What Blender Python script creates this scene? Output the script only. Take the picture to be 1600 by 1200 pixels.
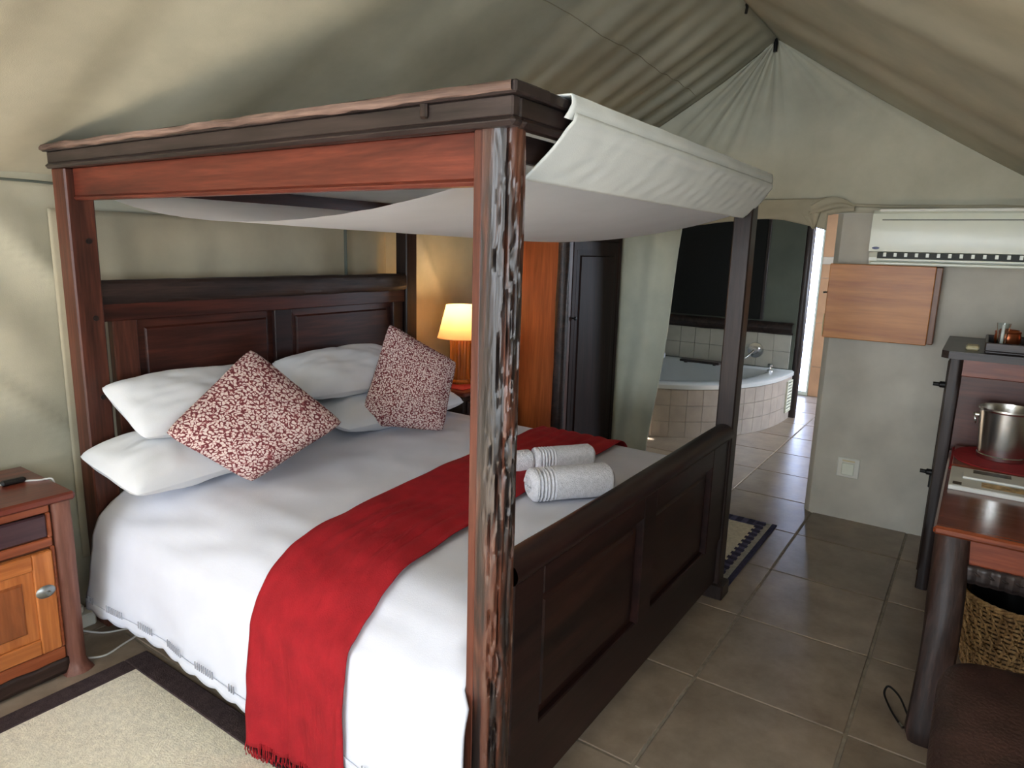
import bpy, math, random
from mathutils import Vector, Matrix, noise
random.seed(7)
for o in list(bpy.data.objects): bpy.data.objects.remove(o, do_unlink=True)
SC = bpy.context.scene
COL = SC.collection
PI = math.pi

# ------------------------------------------------------------------ camera
YAW, PITCH, ROLL, FPX = 0.5990, 0.1965, 0.0278, 1063.14
fw = Vector((math.cos(PITCH)*math.cos(YAW), math.cos(PITCH)*math.sin(YAW), -math.sin(PITCH)))
r0 = Vector((math.sin(YAW), -math.cos(YAW), 0)); u0 = r0.cross(fw)
rt = math.cos(ROLL)*r0 + math.sin(ROLL)*u0; up = -math.sin(ROLL)*r0 + math.cos(ROLL)*u0
cam_d = bpy.data.cameras.new('camera'); cam = bpy.data.objects.new('camera', cam_d); COL.objects.link(cam)
m = Matrix((rt, up, -fw)).transposed().to_4x4(); m.translation = (-2.4128, -0.738, 1.637)
cam.matrix_world = m
cam_d.sensor_width = 36; cam_d.lens = FPX/1600*36; cam_d.clip_start = .05
SC.camera = cam

# ------------------------------------------------------------------ world, daylight, exposure
W = bpy.data.worlds.new('world'); SC.world = W; W.use_nodes = True
W.node_tree.nodes['Background'].inputs[0].default_value = (.75, .85, 1, 1)
W.node_tree.nodes['Background'].inputs[1].default_value = .6
def area(name, loc, rot, sx, sy, power, col):
    d = bpy.data.lights.new(name, 'AREA'); d.shape = 'RECTANGLE'; d.size = sx; d.size_y = sy
    d.energy = power; d.color = col
    o = bpy.data.objects.new(name, d); COL.objects.link(o); o.location = loc; o.rotation_euler = rot
    return o
# daylight through the open tent front (behind the camera); added fill lights at unseen
# openings made up in the front gable, desk-side wall and bathroom
area('daylight_outdoors', (-14, 0.0, 1.4), (0, -PI/2, 0), 2.6, 8.0, 620, (.82, .91, 1.0))
sun_d = bpy.data.lights.new('sun', 'SUN'); sun_d.energy = 125; sun_d.angle = math.radians(1.5); sun_d.color = (1, .96, .90)
sun = bpy.data.objects.new('sun', sun_d); COL.objects.link(sun); sun.location = (-6, .5, 5)
sun.rotation_euler = Vector((.36, .05, -.93)).to_track_quat('-Z', 'Y').to_euler()
area('added_gable_light', (-4.25, .5, 2.35), (0, -PI/2+.45, 0), .7, 1.8, 26, (.88, .95, 1.0))  # added fill to lift the bed top; the gable window is invented
area('added_desk_side_light', (-2.6, -1.40, 1.25), (PI/2, 0, 0), 1.6, .9, 26, (.86, .94, 1.0))  # added fill for canopy flap and swag; the window is invented
area('added_bathroom_light', (5.2, -1.5, 1.4), (PI/2, 0, 0), 1.2, .9, 80, (.74, .84, 1.0))  # added out of view so the peach tiles do not stay dark
SC.view_settings.view_transform = 'Standard'; SC.view_settings.look = 'None'
SC.view_settings.gamma = 1; SC.view_settings.use_curve_mapping = False
SC.view_settings.exposure = 0.48

# ------------------------------------------------------------------ materials
def lin(c):
    return tuple(((v/255)/12.92 if v/255 <= .04045 else ((v/255+.055)/1.055)**2.4) for v in c) + (1,)
MATS = {}
def newmat(name):
    mt = bpy.data.materials.new(name); mt.use_nodes = True; MATS[name] = mt
    nt = mt.node_tree; return mt, nt, nt.nodes['Principled BSDF']
def N(nt, t, **kw):
    n = nt.nodes.new(t)
    for k, v in kw.items():
        if k in n.inputs: n.inputs[k].default_value = v
        else: setattr(n, k, v)
    return n
def ramp(nt, stops, fac):
    r = N(nt, 'ShaderNodeValToRGB'); e = r.color_ramp.elements
    while len(e) < len(stops): e.new(.5)
    for i, (p, c) in enumerate(stops): e[i].position = p; e[i].color = lin(c)
    nt.links.new(fac, r.inputs[0]); return r.outputs[0]
def bump(nt, b, h, s, d=.01):
    n = N(nt, 'ShaderNodeBump'); n.inputs['Strength'].default_value = s; n.inputs['Distance'].default_value = d
    nt.links.new(h, n.inputs['Height']); nt.links.new(n.outputs[0], b.inputs['Normal'])
def plain(name, c, rough=.5, metal=0, var=.12, scale=8, bmp=0, bscale=60, coat=0, spec=None):
    mt, nt, b = newmat(name)
    tc = N(nt, 'ShaderNodeTexCoord'); n = N(nt, 'ShaderNodeTexNoise'); n.inputs['Scale'].default_value = scale; n.inputs['Detail'].default_value = 5
    nt.links.new(tc.outputs['Object'], n.inputs['Vector'])
    a = tuple(max(0, v*(1-var)) for v in c); d = tuple(min(255, v*(1+var)) for v in c)
    nt.links.new(ramp(nt, [(.3, a), (.7, d)], n.outputs['Fac']), b.inputs['Base Color'])
    b.inputs['Roughness'].default_value = rough; b.inputs['Metallic'].default_value = metal
    b.inputs['Coat Weight'].default_value = coat; b.inputs['Coat Roughness'].default_value = .15
    if spec is not None: b.inputs['Specular IOR Level'].default_value = spec
    if bmp:
        n2 = N(nt, 'ShaderNodeTexNoise'); n2.inputs['Scale'].default_value = bscale; n2.inputs['Detail'].default_value = 4
        nt.links.new(tc.outputs['Object'], n2.inputs['Vector']); bump(nt, b, n2.outputs['Fac'], bmp)
    return mt
def wood(name, dark, light, axis='z', rough=.35, scale=14, coat=.25, bmp=.15):
    mt, nt, b = newmat(name)
    tc = N(nt, 'ShaderNodeTexCoord'); mp = N(nt, 'ShaderNodeMapping')
    s = {'x': (.07, 1, 1), 'y': (1, .07, 1), 'z': (1, 1, .07)}[axis]
    mp.inputs['Scale'].default_value = s; nt.links.new(tc.outputs['Object'], mp.inputs[0])
    n = N(nt, 'ShaderNodeTexNoise'); n.inputs['Scale'].default_value = scale; n.inputs['Detail'].default_value = 8; n.inputs['Roughness'].default_value = .65; n.inputs['Distortion'].default_value = .6
    nt.links.new(mp.outputs[0], n.inputs['Vector'])
    n2 = N(nt, 'ShaderNodeTexNoise'); n2.inputs['Scale'].default_value = scale*7; n2.inputs['Detail'].default_value = 3
    nt.links.new(mp.outputs[0], n2.inputs['Vector'])
    mx = N(nt, 'ShaderNodeMath', operation='MULTIPLY_ADD'); mx.inputs[1].default_value = .35
    nt.links.new(n2.outputs['Fac'], mx.inputs[0]); nt.links.new(n.outputs['Fac'], mx.inputs[2])
    mid = tuple((a+c)/2 for a, c in zip(dark, light))
    nt.links.new(ramp(nt, [(.46, dark), (.66, mid), (.86, light)], mx.outputs[0]), b.inputs['Base Color'])
    b.inputs['Roughness'].default_value = rough; b.inputs['Coat Weight'].default_value = coat*.6; b.inputs['Coat Roughness'].default_value = .2
    b.inputs['Specular IOR Level'].default_value = .3
    bump(nt, b, mx.outputs[0], bmp, .004)
    return mt

def canvas_mat(name, c, trans=.0):
    mt, nt, b = newmat(name)
    tc = N(nt, 'ShaderNodeTexCoord')
    n = N(nt, 'ShaderNodeTexNoise'); n.inputs['Scale'].default_value = 1.6; n.inputs['Detail'].default_value = 6; n.inputs['Roughness'].default_value = .6
    nt.links.new(tc.outputs['Object'], n.inputs['Vector'])
    a = tuple(v*.90 for v in c); d = tuple(min(255, v*1.07) for v in c)
    nt.links.new(ramp(nt, [(.3, a), (.7, d)], n.outputs['Fac']), b.inputs['Base Color'])
    b.inputs['Roughness'].default_value = .85; b.inputs['Specular IOR Level'].default_value = .2
    n2 = N(nt, 'ShaderNodeTexNoise'); n2.inputs['Scale'].default_value = 260; n2.inputs['Detail'].default_value = 2
    nt.links.new(tc.outputs['Object'], n2.inputs['Vector'])
    bump(nt, b, n2.outputs['Fac'], .12, .004)
    return mt
M_canvas = canvas_mat('canvas', (180, 177, 158))
M_canvas2 = canvas_mat('canvas_flap', (168, 161, 140))
M_curtain = canvas_mat('canvas_curtain', (182, 184, 166))
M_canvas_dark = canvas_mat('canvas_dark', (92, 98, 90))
M_plaster = plain('plaster', (188, 183, 170), .75, var=.06, scale=4, bmp=.1, bscale=30)
M_grout = plain('grout', (140, 130, 116), .9, var=.15, scale=20)
M_net = plain('dark_net', (16, 18, 17), .9, var=.2, scale=60)
M_white_cloth = plain('white_cotton', (210, 213, 224), .85, var=.02, scale=5, bmp=.08, bscale=300, spec=.2)
M_canopy = plain('canopy_cotton', (222, 226, 224), .85, var=.03, scale=5, bmp=.08, bscale=260, spec=.2)
def make_thin(mt, c, f):
    nt = mt.node_tree; b = nt.nodes['Principled BSDF']; tr = N(nt, 'ShaderNodeBsdfTranslucent'); tr.inputs[0].default_value = lin(c)
    mx = N(nt, 'ShaderNodeMixShader'); mx.inputs[0].default_value = f
    nt.links.new(b.outputs[0], mx.inputs[1]); nt.links.new(tr.outputs[0], mx.inputs[2]); nt.links.new(mx.outputs[0], nt.nodes['Material Output'].inputs[0])
M_swag = plain('sheer_canopy_cotton', (228, 232, 238), .85, var=.02, scale=5, bmp=.06, bscale=260, spec=.2)
make_thin(M_swag, (232, 236, 242), .4)
M_pillow = plain('pillow_cotton', (210, 213, 218), .85, var=.02, scale=6, bmp=.06, bscale=250, spec=.2)
M_towel = plain('terry_towel', (218, 217, 222), .95, var=.05, scale=70, bmp=.7, bscale=240, spec=.1)
M_red = plain('red_runner_cloth', (150, 26, 34), .8, var=.07, scale=14, bmp=.25, bscale=220, spec=.2)
M_redmat = plain('red_mat', (150, 22, 30), .8, var=.08, scale=40, bmp=.2, bscale=200)
M_rug = plain('cream_rug', (224, 219, 202), .95, var=.06, scale=60, bmp=.5, bscale=170, spec=.1)
M_rug_border = plain('dark_rug_border', (66, 56, 58), .95, var=.15, scale=40, bmp=.4, bscale=200, spec=.1)
M_rug_blue = plain('blue_rug_band', (92, 92, 122), .95, var=.12, scale=40, bmp=.4, bscale=200, spec=.1)
M_rug_navy = plain('navy_rug_band', (62, 62, 86), .95, var=.12, scale=40, bmp=.4, bscale=200, spec=.1)
M_rug_pale = plain('pale_rug_band', (168, 166, 160), .95, var=.1, scale=40, bmp=.4, bscale=200, spec=.1)
# woods: one per grain direction where needed
M_bed_x = wood('bed_wood_x', (28, 12, 10), (74, 35, 26), 'x', .38)
M_bed_y = wood('bed_wood_y', (66, 27, 19), (120, 58, 42), 'y', .4, 14, .15)
M_bed_z = wood('bed_wood_z', (46, 23, 17), (104, 58, 43), 'z', .42, 14, .12)
M_panel_x = wood('bed_panel_x', (28, 13, 11), (80, 40, 30), 'x', .36, 9, .15)
M_fpanel_x = wood('foot_panel_x', (16, 8, 8), (52, 28, 22), 'x', .4, 6, .1)
M_foot_x = wood('foot_wood_x', (20, 10, 10), (48, 26, 23), 'x', .4, 10, .12)
M_dark_y = wood('cornice_wood_y', (28, 22, 21), (66, 54, 51), 'y', .4)
M_dark_x = wood('cornice_wood_x', (24, 17, 16), (56, 42, 38), 'x', .42)
M_dark_z = wood('dark_wood_z', (20, 14, 13), (54, 39, 34), 'z', .42, 14, .15, .3)
M_bark = wood('dark_bark', (16, 11, 10), (58, 42, 36), 'x', .5, 20, .1, .5)
M_live = wood('live_edge', (70, 54, 48), (140, 116, 104), 'y', .6, 20, .05, .4)
M_orange_z = wood('orange_wood_z', (146, 78, 36), (202, 126, 68), 'z', .3, 12, .4)
M_orange_x = wood('orange_wood_x', (142, 76, 34), (200, 124, 66), 'x', .3, 12, .4)
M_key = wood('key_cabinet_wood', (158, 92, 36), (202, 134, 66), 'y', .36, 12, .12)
M_key_shade = wood('key_cabinet_shaded_side', (96, 56, 30), (130, 84, 48), 'z', .4, 12, .2)  # same cabinet wood darkened to paint in shadow on its right side
M_ns_top = wood('nightstand_top', (70, 28, 20), (122, 58, 42), 'x', .3, 12, .4)
M_ns_z = wood('nightstand_leg', (74, 42, 34), (134, 90, 76), 'z', .45, 10, .15)
M_ns_x = wood('nightstand_rail', (112, 54, 30), (166, 92, 58), 'x', .35, 12, .3)
M_drawer = wood('nightstand_drawer', (48, 32, 38), (78, 54, 58), 'x', .35, 12, .3)
M_ns_panel = wood('nightstand_panel', (110, 56, 26), (176, 106, 62), 'z', .3, 8, .4)
M_leg = wood('desk_leg_wood', (24, 16, 14), (70, 48, 40), 'z', .55, 16, .1, .6)
M_ward = wood('wardrobe_wood', (18, 9, 8), (48, 26, 22), 'z', .5, 12, .1)
M_ward_x = wood('wardrobe_wood_x', (18, 9, 8), (46, 26, 22), 'x', .5, 12, .1)
for _m in (M_ward, M_ward_x): _m.node_tree.nodes['Principled BSDF'].inputs['Specular IOR Level'].default_value = .12; _m.node_tree.nodes['Principled BSDF'].inputs['Coat Weight'].default_value = 0
M_ward_lamplit = wood('wardrobe_lamplit_side', (110, 54, 24), (164, 90, 46), 'z', .35, 10, .3)  # orange wood tone with the bedside lamp's glow painted in
M_desk = wood('desk_top', (66, 26, 14), (140, 70, 40), 'y', .16, 16, .8, .05)
M_red_wood = wood('red_wood_y', (84, 36, 22), (140, 70, 44), 'y', .35, 12, .3)
M_cab = wood('cabinet_side', (56, 28, 22), (96, 54, 42), 'y', .4, 10, .2)
M_leather = plain('brown_leather', (62, 42, 38), .42, var=.3, scale=9, bmp=.35, bscale=90)
M_white_plastic = plain('white_plastic', (222, 224, 206), .35, var=.01, coat=.2)
M_switch = plain('switch_plastic', (214, 212, 200), .4, var=.01)
M_dark_slot = plain('dark_slot', (40, 44, 38), .6)
M_logo = plain('logo_blue', (24, 34, 92), .35, var=.02)
M_black = plain('black_rubber', (16, 15, 15), .45)
M_iron = plain('black_iron', (22, 21, 21), .45, .6)
M_steel = plain('steel', (205, 203, 198), .27, 1, var=.03)
M_tin = plain('tin_latch', (152, 156, 156), .35, .9, var=.12, scale=40)
M_chrome = plain('chrome', (215, 215, 218), .08, 1, var=.01)
M_copper = plain('copper', (176, 100, 66), .28, .9, var=.1)
M_tub = plain('tub_acrylic', (196, 200, 200), .2, var=.01, coat=.4)
M_tub_tile = plain('tub_tile', (160, 150, 140), .35, var=.07, scale=6)
M_bath_tile = plain('splash_tile', (178, 176, 166), .3, var=.05, scale=5)
M_peach = plain('peach_tile', (196, 150, 112), .35, var=.06, scale=4)
M_band = plain('pale_tile_band', (212, 196, 176), .35, var=.04)
M_paper = plain('paper', (214, 214, 208), .7, var=.02)
M_print1 = plain('print_tan', (176, 146, 100), .6, var=.3, scale=40)
M_print2 = plain('print_dark', (70, 62, 52), .6, var=.4, scale=40)
M_beige = plain('beige_plastic', (206, 192, 150), .5, var=.04)
M_cable = plain('cable_white', (206, 206, 204), .5, var=.02)
M_wicker = wood('wicker', (118, 82, 46), (206, 170, 116), 'z', .6, 30, .05, .3)
M_wicker_dark = wood('wicker_core', (50, 34, 20), (84, 60, 36), 'z', .7, 30, .0, .3)
M_lamp_wood = wood('lamp_wood', (150, 78, 26), (206, 124, 52), 'z', .35, 16, .3)

def tile_mat():
    mt, nt, b = newmat('floor_tile')
    tc = N(nt, 'ShaderNodeTexCoord'); oi = N(nt, 'ShaderNodeObjectInfo')
    add = N(nt, 'ShaderNodeVectorMath', operation='ADD')
    sc = N(nt, 'ShaderNodeVectorMath', operation='SCALE'); sc.inputs['Scale'].default_value = 1.0
    cmb = N(nt, 'ShaderNodeCombineXYZ'); mul = N(nt, 'ShaderNodeMath', operation='MULTIPLY'); mul.inputs[1].default_value = 37
    nt.links.new(oi.outputs['Random'], mul.inputs[0]); nt.links.new(mul.outputs[0], cmb.inputs[2])
    nt.links.new(tc.outputs['Object'], add.inputs[0]); nt.links.new(cmb.outputs[0], add.inputs[1])
    n = N(nt, 'ShaderNodeTexNoise'); n.inputs['Scale'].default_value = 5; n.inputs['Detail'].default_value = 7; n.inputs['Roughness'].default_value = .65
    nt.links.new(add.outputs[0], n.inputs['Vector'])
    c = ramp(nt, [(.3, (120, 106, 92)), (.7, (162, 146, 129))], n.outputs['Fac'])
    hs = N(nt, 'ShaderNodeHueSaturation'); mr = N(nt, 'ShaderNodeMapRange'); mr.inputs[3].default_value = .9; mr.inputs[4].default_value = 1.1
    nt.links.new(oi.outputs['Random'], mr.inputs[0]); nt.links.new(mr.outputs[0], hs.inputs['Value']); nt.links.new(c, hs.inputs['Color'])
    nt.links.new(hs.outputs[0], b.inputs['Base Color'])
    r2 = N(nt, 'ShaderNodeMapRange'); r2.inputs[3].default_value = .22; r2.inputs[4].default_value = .42
    nt.links.new(n.outputs['Fac'], r2.inputs[0]); nt.links.new(r2.outputs[0], b.inputs['Roughness'])
    n2 = N(nt, 'ShaderNodeTexNoise'); n2.inputs['Scale'].default_value = 26; n2.inputs['Detail'].default_value = 5
    nt.links.new(add.outputs[0], n2.inputs['Vector']); bump(nt, b, n2.outputs['Fac'], .22, .004)
    return mt
M_tile = tile_mat()

def cushion_mat(name, s, dark, bg, fg):
    mt, nt, b = newmat(name)
    uv = N(nt, 'ShaderNodeUVMap'); mp = N(nt, 'ShaderNodeMapping'); mp.inputs['Scale'].default_value = (s, s, s)
    nt.links.new(uv.outputs[0], mp.inputs[0])
    ns = N(nt, 'ShaderNodeTexNoise'); ns.inputs['Scale'].default_value = 1.1; ns.inputs['Detail'].default_value = 1
    nt.links.new(mp.outputs[0], ns.inputs['Vector'])
    ad = N(nt, 'ShaderNodeMixRGB', blend_type='ADD'); ad.inputs[0].default_value = .55
    nt.links.new(mp.outputs[0], ad.inputs[1]); nt.links.new(ns.outputs['Color'], ad.inputs[2])
    v = N(nt, 'ShaderNodeTexVoronoi'); v.inputs['Scale'].default_value = 1.0; v.inputs['Randomness'].default_value = .35
    nt.links.new(ad.outputs[0], v.inputs['Vector'])
    # curling motif: broken rings around jittered cell centres
    si = N(nt, 'ShaderNodeMath', operation='MULTIPLY'); si.inputs[1].default_value = 13
    nt.links.new(v.outputs['Distance'], si.inputs[0])
    sn = N(nt, 'ShaderNodeMath', operation='SINE'); nt.links.new(si.outputs[0], sn.inputs[0])
    v2 = N(nt, 'ShaderNodeTexVoronoi'); v2.feature = 'DISTANCE_TO_EDGE'; v2.inputs['Scale'].default_value = 2.3; v2.inputs['Randomness'].default_value = .9
    nt.links.new(ad.outputs[0], v2.inputs['Vector'])
    m2 = N(nt, 'ShaderNodeMath', operation='MULTIPLY'); m2.inputs[1].default_value = 3.2
    nt.links.new(v2.outputs['Distance'], m2.inputs[0])
    ma = N(nt, 'ShaderNodeMath', operation='MULTIPLY_ADD'); ma.inputs[1].default_value = .30
    nt.links.new(sn.outputs[0], ma.inputs[0]); nt.links.new(m2.outputs[0], ma.inputs[2])
    c = ramp(nt, [(.10, dark), (.22, bg), (.38, bg), (.48, fg), (.95, fg)], ma.outputs[0])
    nt.links.new(c, b.inputs['Base Color']); b.inputs['Roughness'].default_value = .85; b.inputs['Specular IOR Level'].default_value = .2
    return mt
M_cush = cushion_mat('printed_cushion', 36, (96, 44, 48), (138, 80, 82), (204, 186, 180))

def shade_mat():
    mt, nt, b = newmat('lamp_shade')
    b.inputs['Base Color'].default_value = lin((238, 208, 160)); b.inputs['Roughness'].default_value = .8
    tr = N(nt, 'ShaderNodeBsdfTranslucent'); tr.inputs[0].default_value = lin((240, 196, 140))
    mx = N(nt, 'ShaderNodeMixShader'); mx.inputs[0].default_value = .55
    nt.links.new(b.outputs[0], mx.inputs[1]); nt.links.new(tr.outputs[0], mx.inputs[2])
    nt.links.new(mx.outputs[0], nt.nodes['Material Output'].inputs[0])
    return mt
M_shade = shade_mat()
def emis(name, c, s):
    mt, nt, b = newmat(name)
    b.inputs['Base Color'].default_value = lin(c); b.inputs['Emission Color'].default_value = lin(c); b.inputs['Emission Strength'].default_value = s
    return mt
M_pane = emis('daylit_glass', (196, 214, 255), 9.0)
M_bulb = emis('lamp_bulb', (255, 214, 150), 3.0)
def glass_mat():
    mt, nt, b = newmat('clear_glass')
    b.inputs['Base Color'].default_value = (.9, .95, .95, 1); b.inputs['Roughness'].default_value = .03; b.inputs['Transmission Weight'].default_value = 1
    return mt
M_glass = glass_mat()

# ------------------------------------------------------------------ mesh helpers
def nz(x, y, z=0., s=1.): return noise.noise(Vector((x*s, y*s, z*s)))
class MB:
    def __init__(s): s.v = []; s.f = []; s.uv = None
    def box(s, a, b, ch=.004, R=None, piv=None):
        lo = [min(a[i], b[i]) for i in range(3)]; hi = [max(a[i], b[i]) for i in range(3)]
        ch = min(ch, min(hi[i]-lo[i] for i in range(3))*.45)
        n0 = len(s.v); idx = {}
        for i in (0, 1):
            for j in (0, 1):
                for k in (0, 1):
                    for ax in range(3):
                        p = [(lo, hi)[i][0], (lo, hi)[j][1], (lo, hi)[k][2]]; sg = [1-2*i, 1-2*j, 1-2*k]
                        for q in range(3):
                            if q != ax: p[q] += sg[q]*ch
                        idx[(i, j, k, ax)] = len(s.v); s.v.append(Vector(p))
        F = s.f
        for ax in range(3):
            o1, o2 = (ax+1) % 3, (ax+2) % 3
            for sd in (0, 1):
                l = []
                for (p, q) in ((0, 0), (1, 0), (1, 1), (0, 1)):
                    c = [0, 0, 0]; c[ax] = sd; c[o1] = p; c[o2] = q; l.append(idx[(*c, ax)])
                F.append(l if sd else l[::-1])
        for ax in range(3):
            o1, o2 = (ax+1) % 3, (ax+2) % 3
            for p in (0, 1):
                for q in (0, 1):
                    c0 = [0, 0, 0]; c0[o1] = p; c0[o2] = q; c1 = list(c0); c1[ax] = 1
                    l = [idx[(*c0, o1)], idx[(*c1, o1)], idx[(*c1, o2)], idx[(*c0, o2)]]
                    F.append(l if p == q else l[::-1])
        for i in (0, 1):
            for j in (0, 1):
                for k in (0, 1):
                    l = [idx[(i, j, k, 0)], idx[(i, j, k, 1)], idx[(i, j, k, 2)]]
                    F.append(l if (i+j+k) % 2 else l[::-1])
        if R is not None:
            pv = Vector(piv)
            for t in range(n0, len(s.v)): s.v[t] = R @ (s.v[t]-pv) + pv
        return s
    def grid(s, fn, nu, nv, closed_u=False, uv=None):
        n0 = len(s.v)
        ku = nu if closed_u else nu+1
        if uv: s.uv = s.uv or {}
        for j in range(nv+1):
            for i in range(ku):
                if uv: s.uv[len(s.v)] = uv(i/nu, j/nv)
                s.v.append(Vector(fn(i/nu, j/nv)))
        for j in range(nv):
            for i in range(nu):
                a = n0+j*ku+i; b = n0+j*ku+(i+1) % ku
                s.f.append([a, b, b+ku, a+ku])
        return s
    def loft(s, rings, cap=True):
        n0 = len(s.v); k = len(rings[0])
        for r in rings: s.v += [Vector(p) for p in r]
        for j in range(len(rings)-1):
            for i in range(k):
                a = n0+j*k+i; b = n0+j*k+(i+1) % k; s.f.append([a, b, b+k, a+k])
        if cap:
            s.f.append([n0+i for i in range(k)][::-1]); e = n0+(len(rings)-1)*k; s.f.append([e+i for i in range(k)])
        return s
    def lathe(s, c, prof, n=28, cap=True):
        return s.loft([[(c[0]+r*math.cos(2*PI*i/n), c[1]+r*math.sin(2*PI*i/n), c[2]+z) for i in range(n)] for r, z in prof], cap)
    def tube(s, pts, r, n=8, smooth=0):
        P = [Vector(p) for p in pts]
        if smooth:
            Q = []
            for i in range(len(P)-1):
                p0 = P[max(0, i-1)]; p1 = P[i]; p2 = P[i+1]; p3 = P[min(len(P)-1, i+2)]
                for k in range(smooth):
                    t = k/smooth
                    Q.append(.5*((2*p1)+(p2-p0)*t+(2*p0-5*p1+4*p2-p3)*t*t+(3*p1-p0-3*p2+p3)*t**3))
            P = Q+[P[-1]]
        rings = []
        for i, p in enumerate(P):
            d = (P[min(i+1, len(P)-1)]-P[max(i-1, 0)]).normalized()
            a = d.cross(Vector((0, 0, 1)))
            if a.length < 1e-3: a = d.cross(Vector((1, 0, 0)))
            a.normalize(); b = a.cross(d)
            rr = r(i/(len(P)-1)) if callable(r) else r
            rings.append([p+rr*(math.cos(2*PI*k/n)*a - math.sin(2*PI*k/n)*b) for k in range(n)])
        return s.loft(rings)
    def cyl(s, a, b, r, r2=None, n=20):
        a = Vector(a); b = Vector(b); r2 = r if r2 is None else r2
        return s.tube([a, b], lambda t: r+(r2-r)*t, n)
    def prism(s, poly, z0, z1):   # poly in xy
        n0 = len(s.v); k = len(poly)
        s.v += [Vector((p[0], p[1], z0)) for p in poly]+[Vector((p[0], p[1], z1)) for p in poly]
        for i in range(k): s.f.append([n0+i, n0+(i+1) % k, n0+k+(i+1) % k, n0+k+i])
        s.f.append([n0+i for i in range(k)][::-1]); s.f.append([n0+k+i for i in range(k)])
        return s
ORG = {}
def obj(name, mb, mat, parent=None, smooth=True, solid=0, ang=40, origin=None):
    me = bpy.data.meshes.new(name)
    if parent is not None: o0 = ORG[parent.name]
    elif origin is not None: o0 = Vector(origin)
    else:
        xs = [v.x for v in mb.v]; ys = [v.y for v in mb.v]; zs = [v.z for v in mb.v]
        o0 = Vector(((min(xs)+max(xs))/2, (min(ys)+max(ys))/2, min(zs)))
    me.from_pydata([tuple(v-o0) for v in mb.v], [], mb.f)
    if mb.uv:
        ul = me.uv_layers.new(name='UVMap')
        for lp in me.loops: ul.data[lp.index].uv = mb.uv.get(lp.vertex_index, (0, 0))
    me.materials.append(mat)
    if smooth:
        me.shade_smooth(); me.set_sharp_from_angle(angle=math.radians(ang))
    o = bpy.data.objects.new(name, me); COL.objects.link(o)
    if parent is not None: o.parent = parent
    else: o.location = o0
    ORG[o.name] = o0
    if solid:
        md = o.modifiers.new('thickness', 'SOLIDIFY'); md.thickness = solid; md.offset = -1
    return o
def thing(name, loc, label, cat, group=None):
    o = bpy.data.objects.new(name, None); COL.objects.link(o); o.location = loc; o.empty_display_size = .1
    ORG[o.name] = Vector(loc); return tag(o, label, cat, group)
def tag(o, label=None, cat=None, group=None, kind=None):
    if label: o['label'] = label
    if cat: o['category'] = cat
    if group: o['group'] = group
    if kind: o['kind'] = kind
    return o
def struct(name, mb, mat, parent=None, label=None, cat=None, **kw):
    o = obj(name, mb, mat, parent, **kw)
    if parent is None: tag(o, label, cat, kind='structure')
    return o
def bx(a, b, ch=.004): return MB().box(a, b, ch)

# ================================================================== ROOM
# floor: slab with a tile per object
TX, TY = .58, .5443
floor = struct('floor', bx((-4.4, -1.7, -.08), (6.4, 2.75, -.004), .001), M_grout, label='brown grey square ceramic tile floor with pale grout lines', cat='floor', origin=(0, 0, 0))
g = .0055
tm = MB().box((g, g, -.006), (TX-g, TY-g, .0), .003)
tme = None
for i in range(-7, 11):
    for j in range(-3, 5):
        x0 = i*TX; y0 = j*TY
        if x0+TX > 6.4 or y0+TY > 2.75: continue
        if tme is None:
            t = obj('floor_tile', tm, M_tile, floor, smooth=False); tme = t
        else:
            t = tme.copy(); COL.objects.link(t); t.parent = floor
        t.location = (x0, y0, random.uniform(-.0008, 0))

# tent walls ---------------------------------------------------------
YW, EZ = 2.42, 1.85          # bed-side canvas wall, eave height
RY, RZ = .51, 2.97           # ridge
def wallL(u, v):
    x = -4.3+u*6.5; z = -.004+v*1.90
    d = .022*nz(x*1.1, z*.9, 3)+.030*nz(x*3.2+z*2.2, z*1.2-x*.8, 5)
    # slack folds falling to the left of the bed
    f = max(0, 1-abs(x+1.55)/.5)
    d += f*.026*math.sin(17*(z*.75+x*1.0)+2.2*nz(x, z, 9, 2))*min(1, max(0, (z-.9)*2))
    q = nz(x*1.6+z*1.2, z*.5-x*.3, 21); d -= .016*max(0, 1-abs(q)*7)
    d *= min(1, (1.9-v*1.9)*6+.1)
    return (x, YW+d, z)
wl = struct('wall_left', MB().grid(wallL, 200, 70), M_canvas, label='grey green canvas tent wall behind the headboard', cat='wall', solid=.006)
def flap(u, v):
    x = -1.17+u*1.87; z = .25+v*1.495
    d = .020*math.sin(26*x+3*nz(x, z*.6, 1, 2))*nz(x*2.2, z*.5, 1) + .030*nz(x*3.0+.5*z, z*.6, 8)
    e = min(1, min(u, 1-u)*20, (1-v)*14)
    return (x, YW-.050-d*e*.8-.010*e, z)
obj('window_flap', MB().grid(flap, 140, 60), M_canvas2, wl, solid=.004)
obj('flap_seam', bx((.35, YW-.085, .25), (.358, YW-.06, 1.72)), M_canvas_dark, wl)
obj('eave_seam', MB().tube([(-4.2+.1*i, YW-.02+.004*nz(i, 2, 0, .7), EZ-.005+.004*nz(i, 0, 0, .6)) for i in range(64)], .006, 6), M_canvas_dark, wl)
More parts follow.
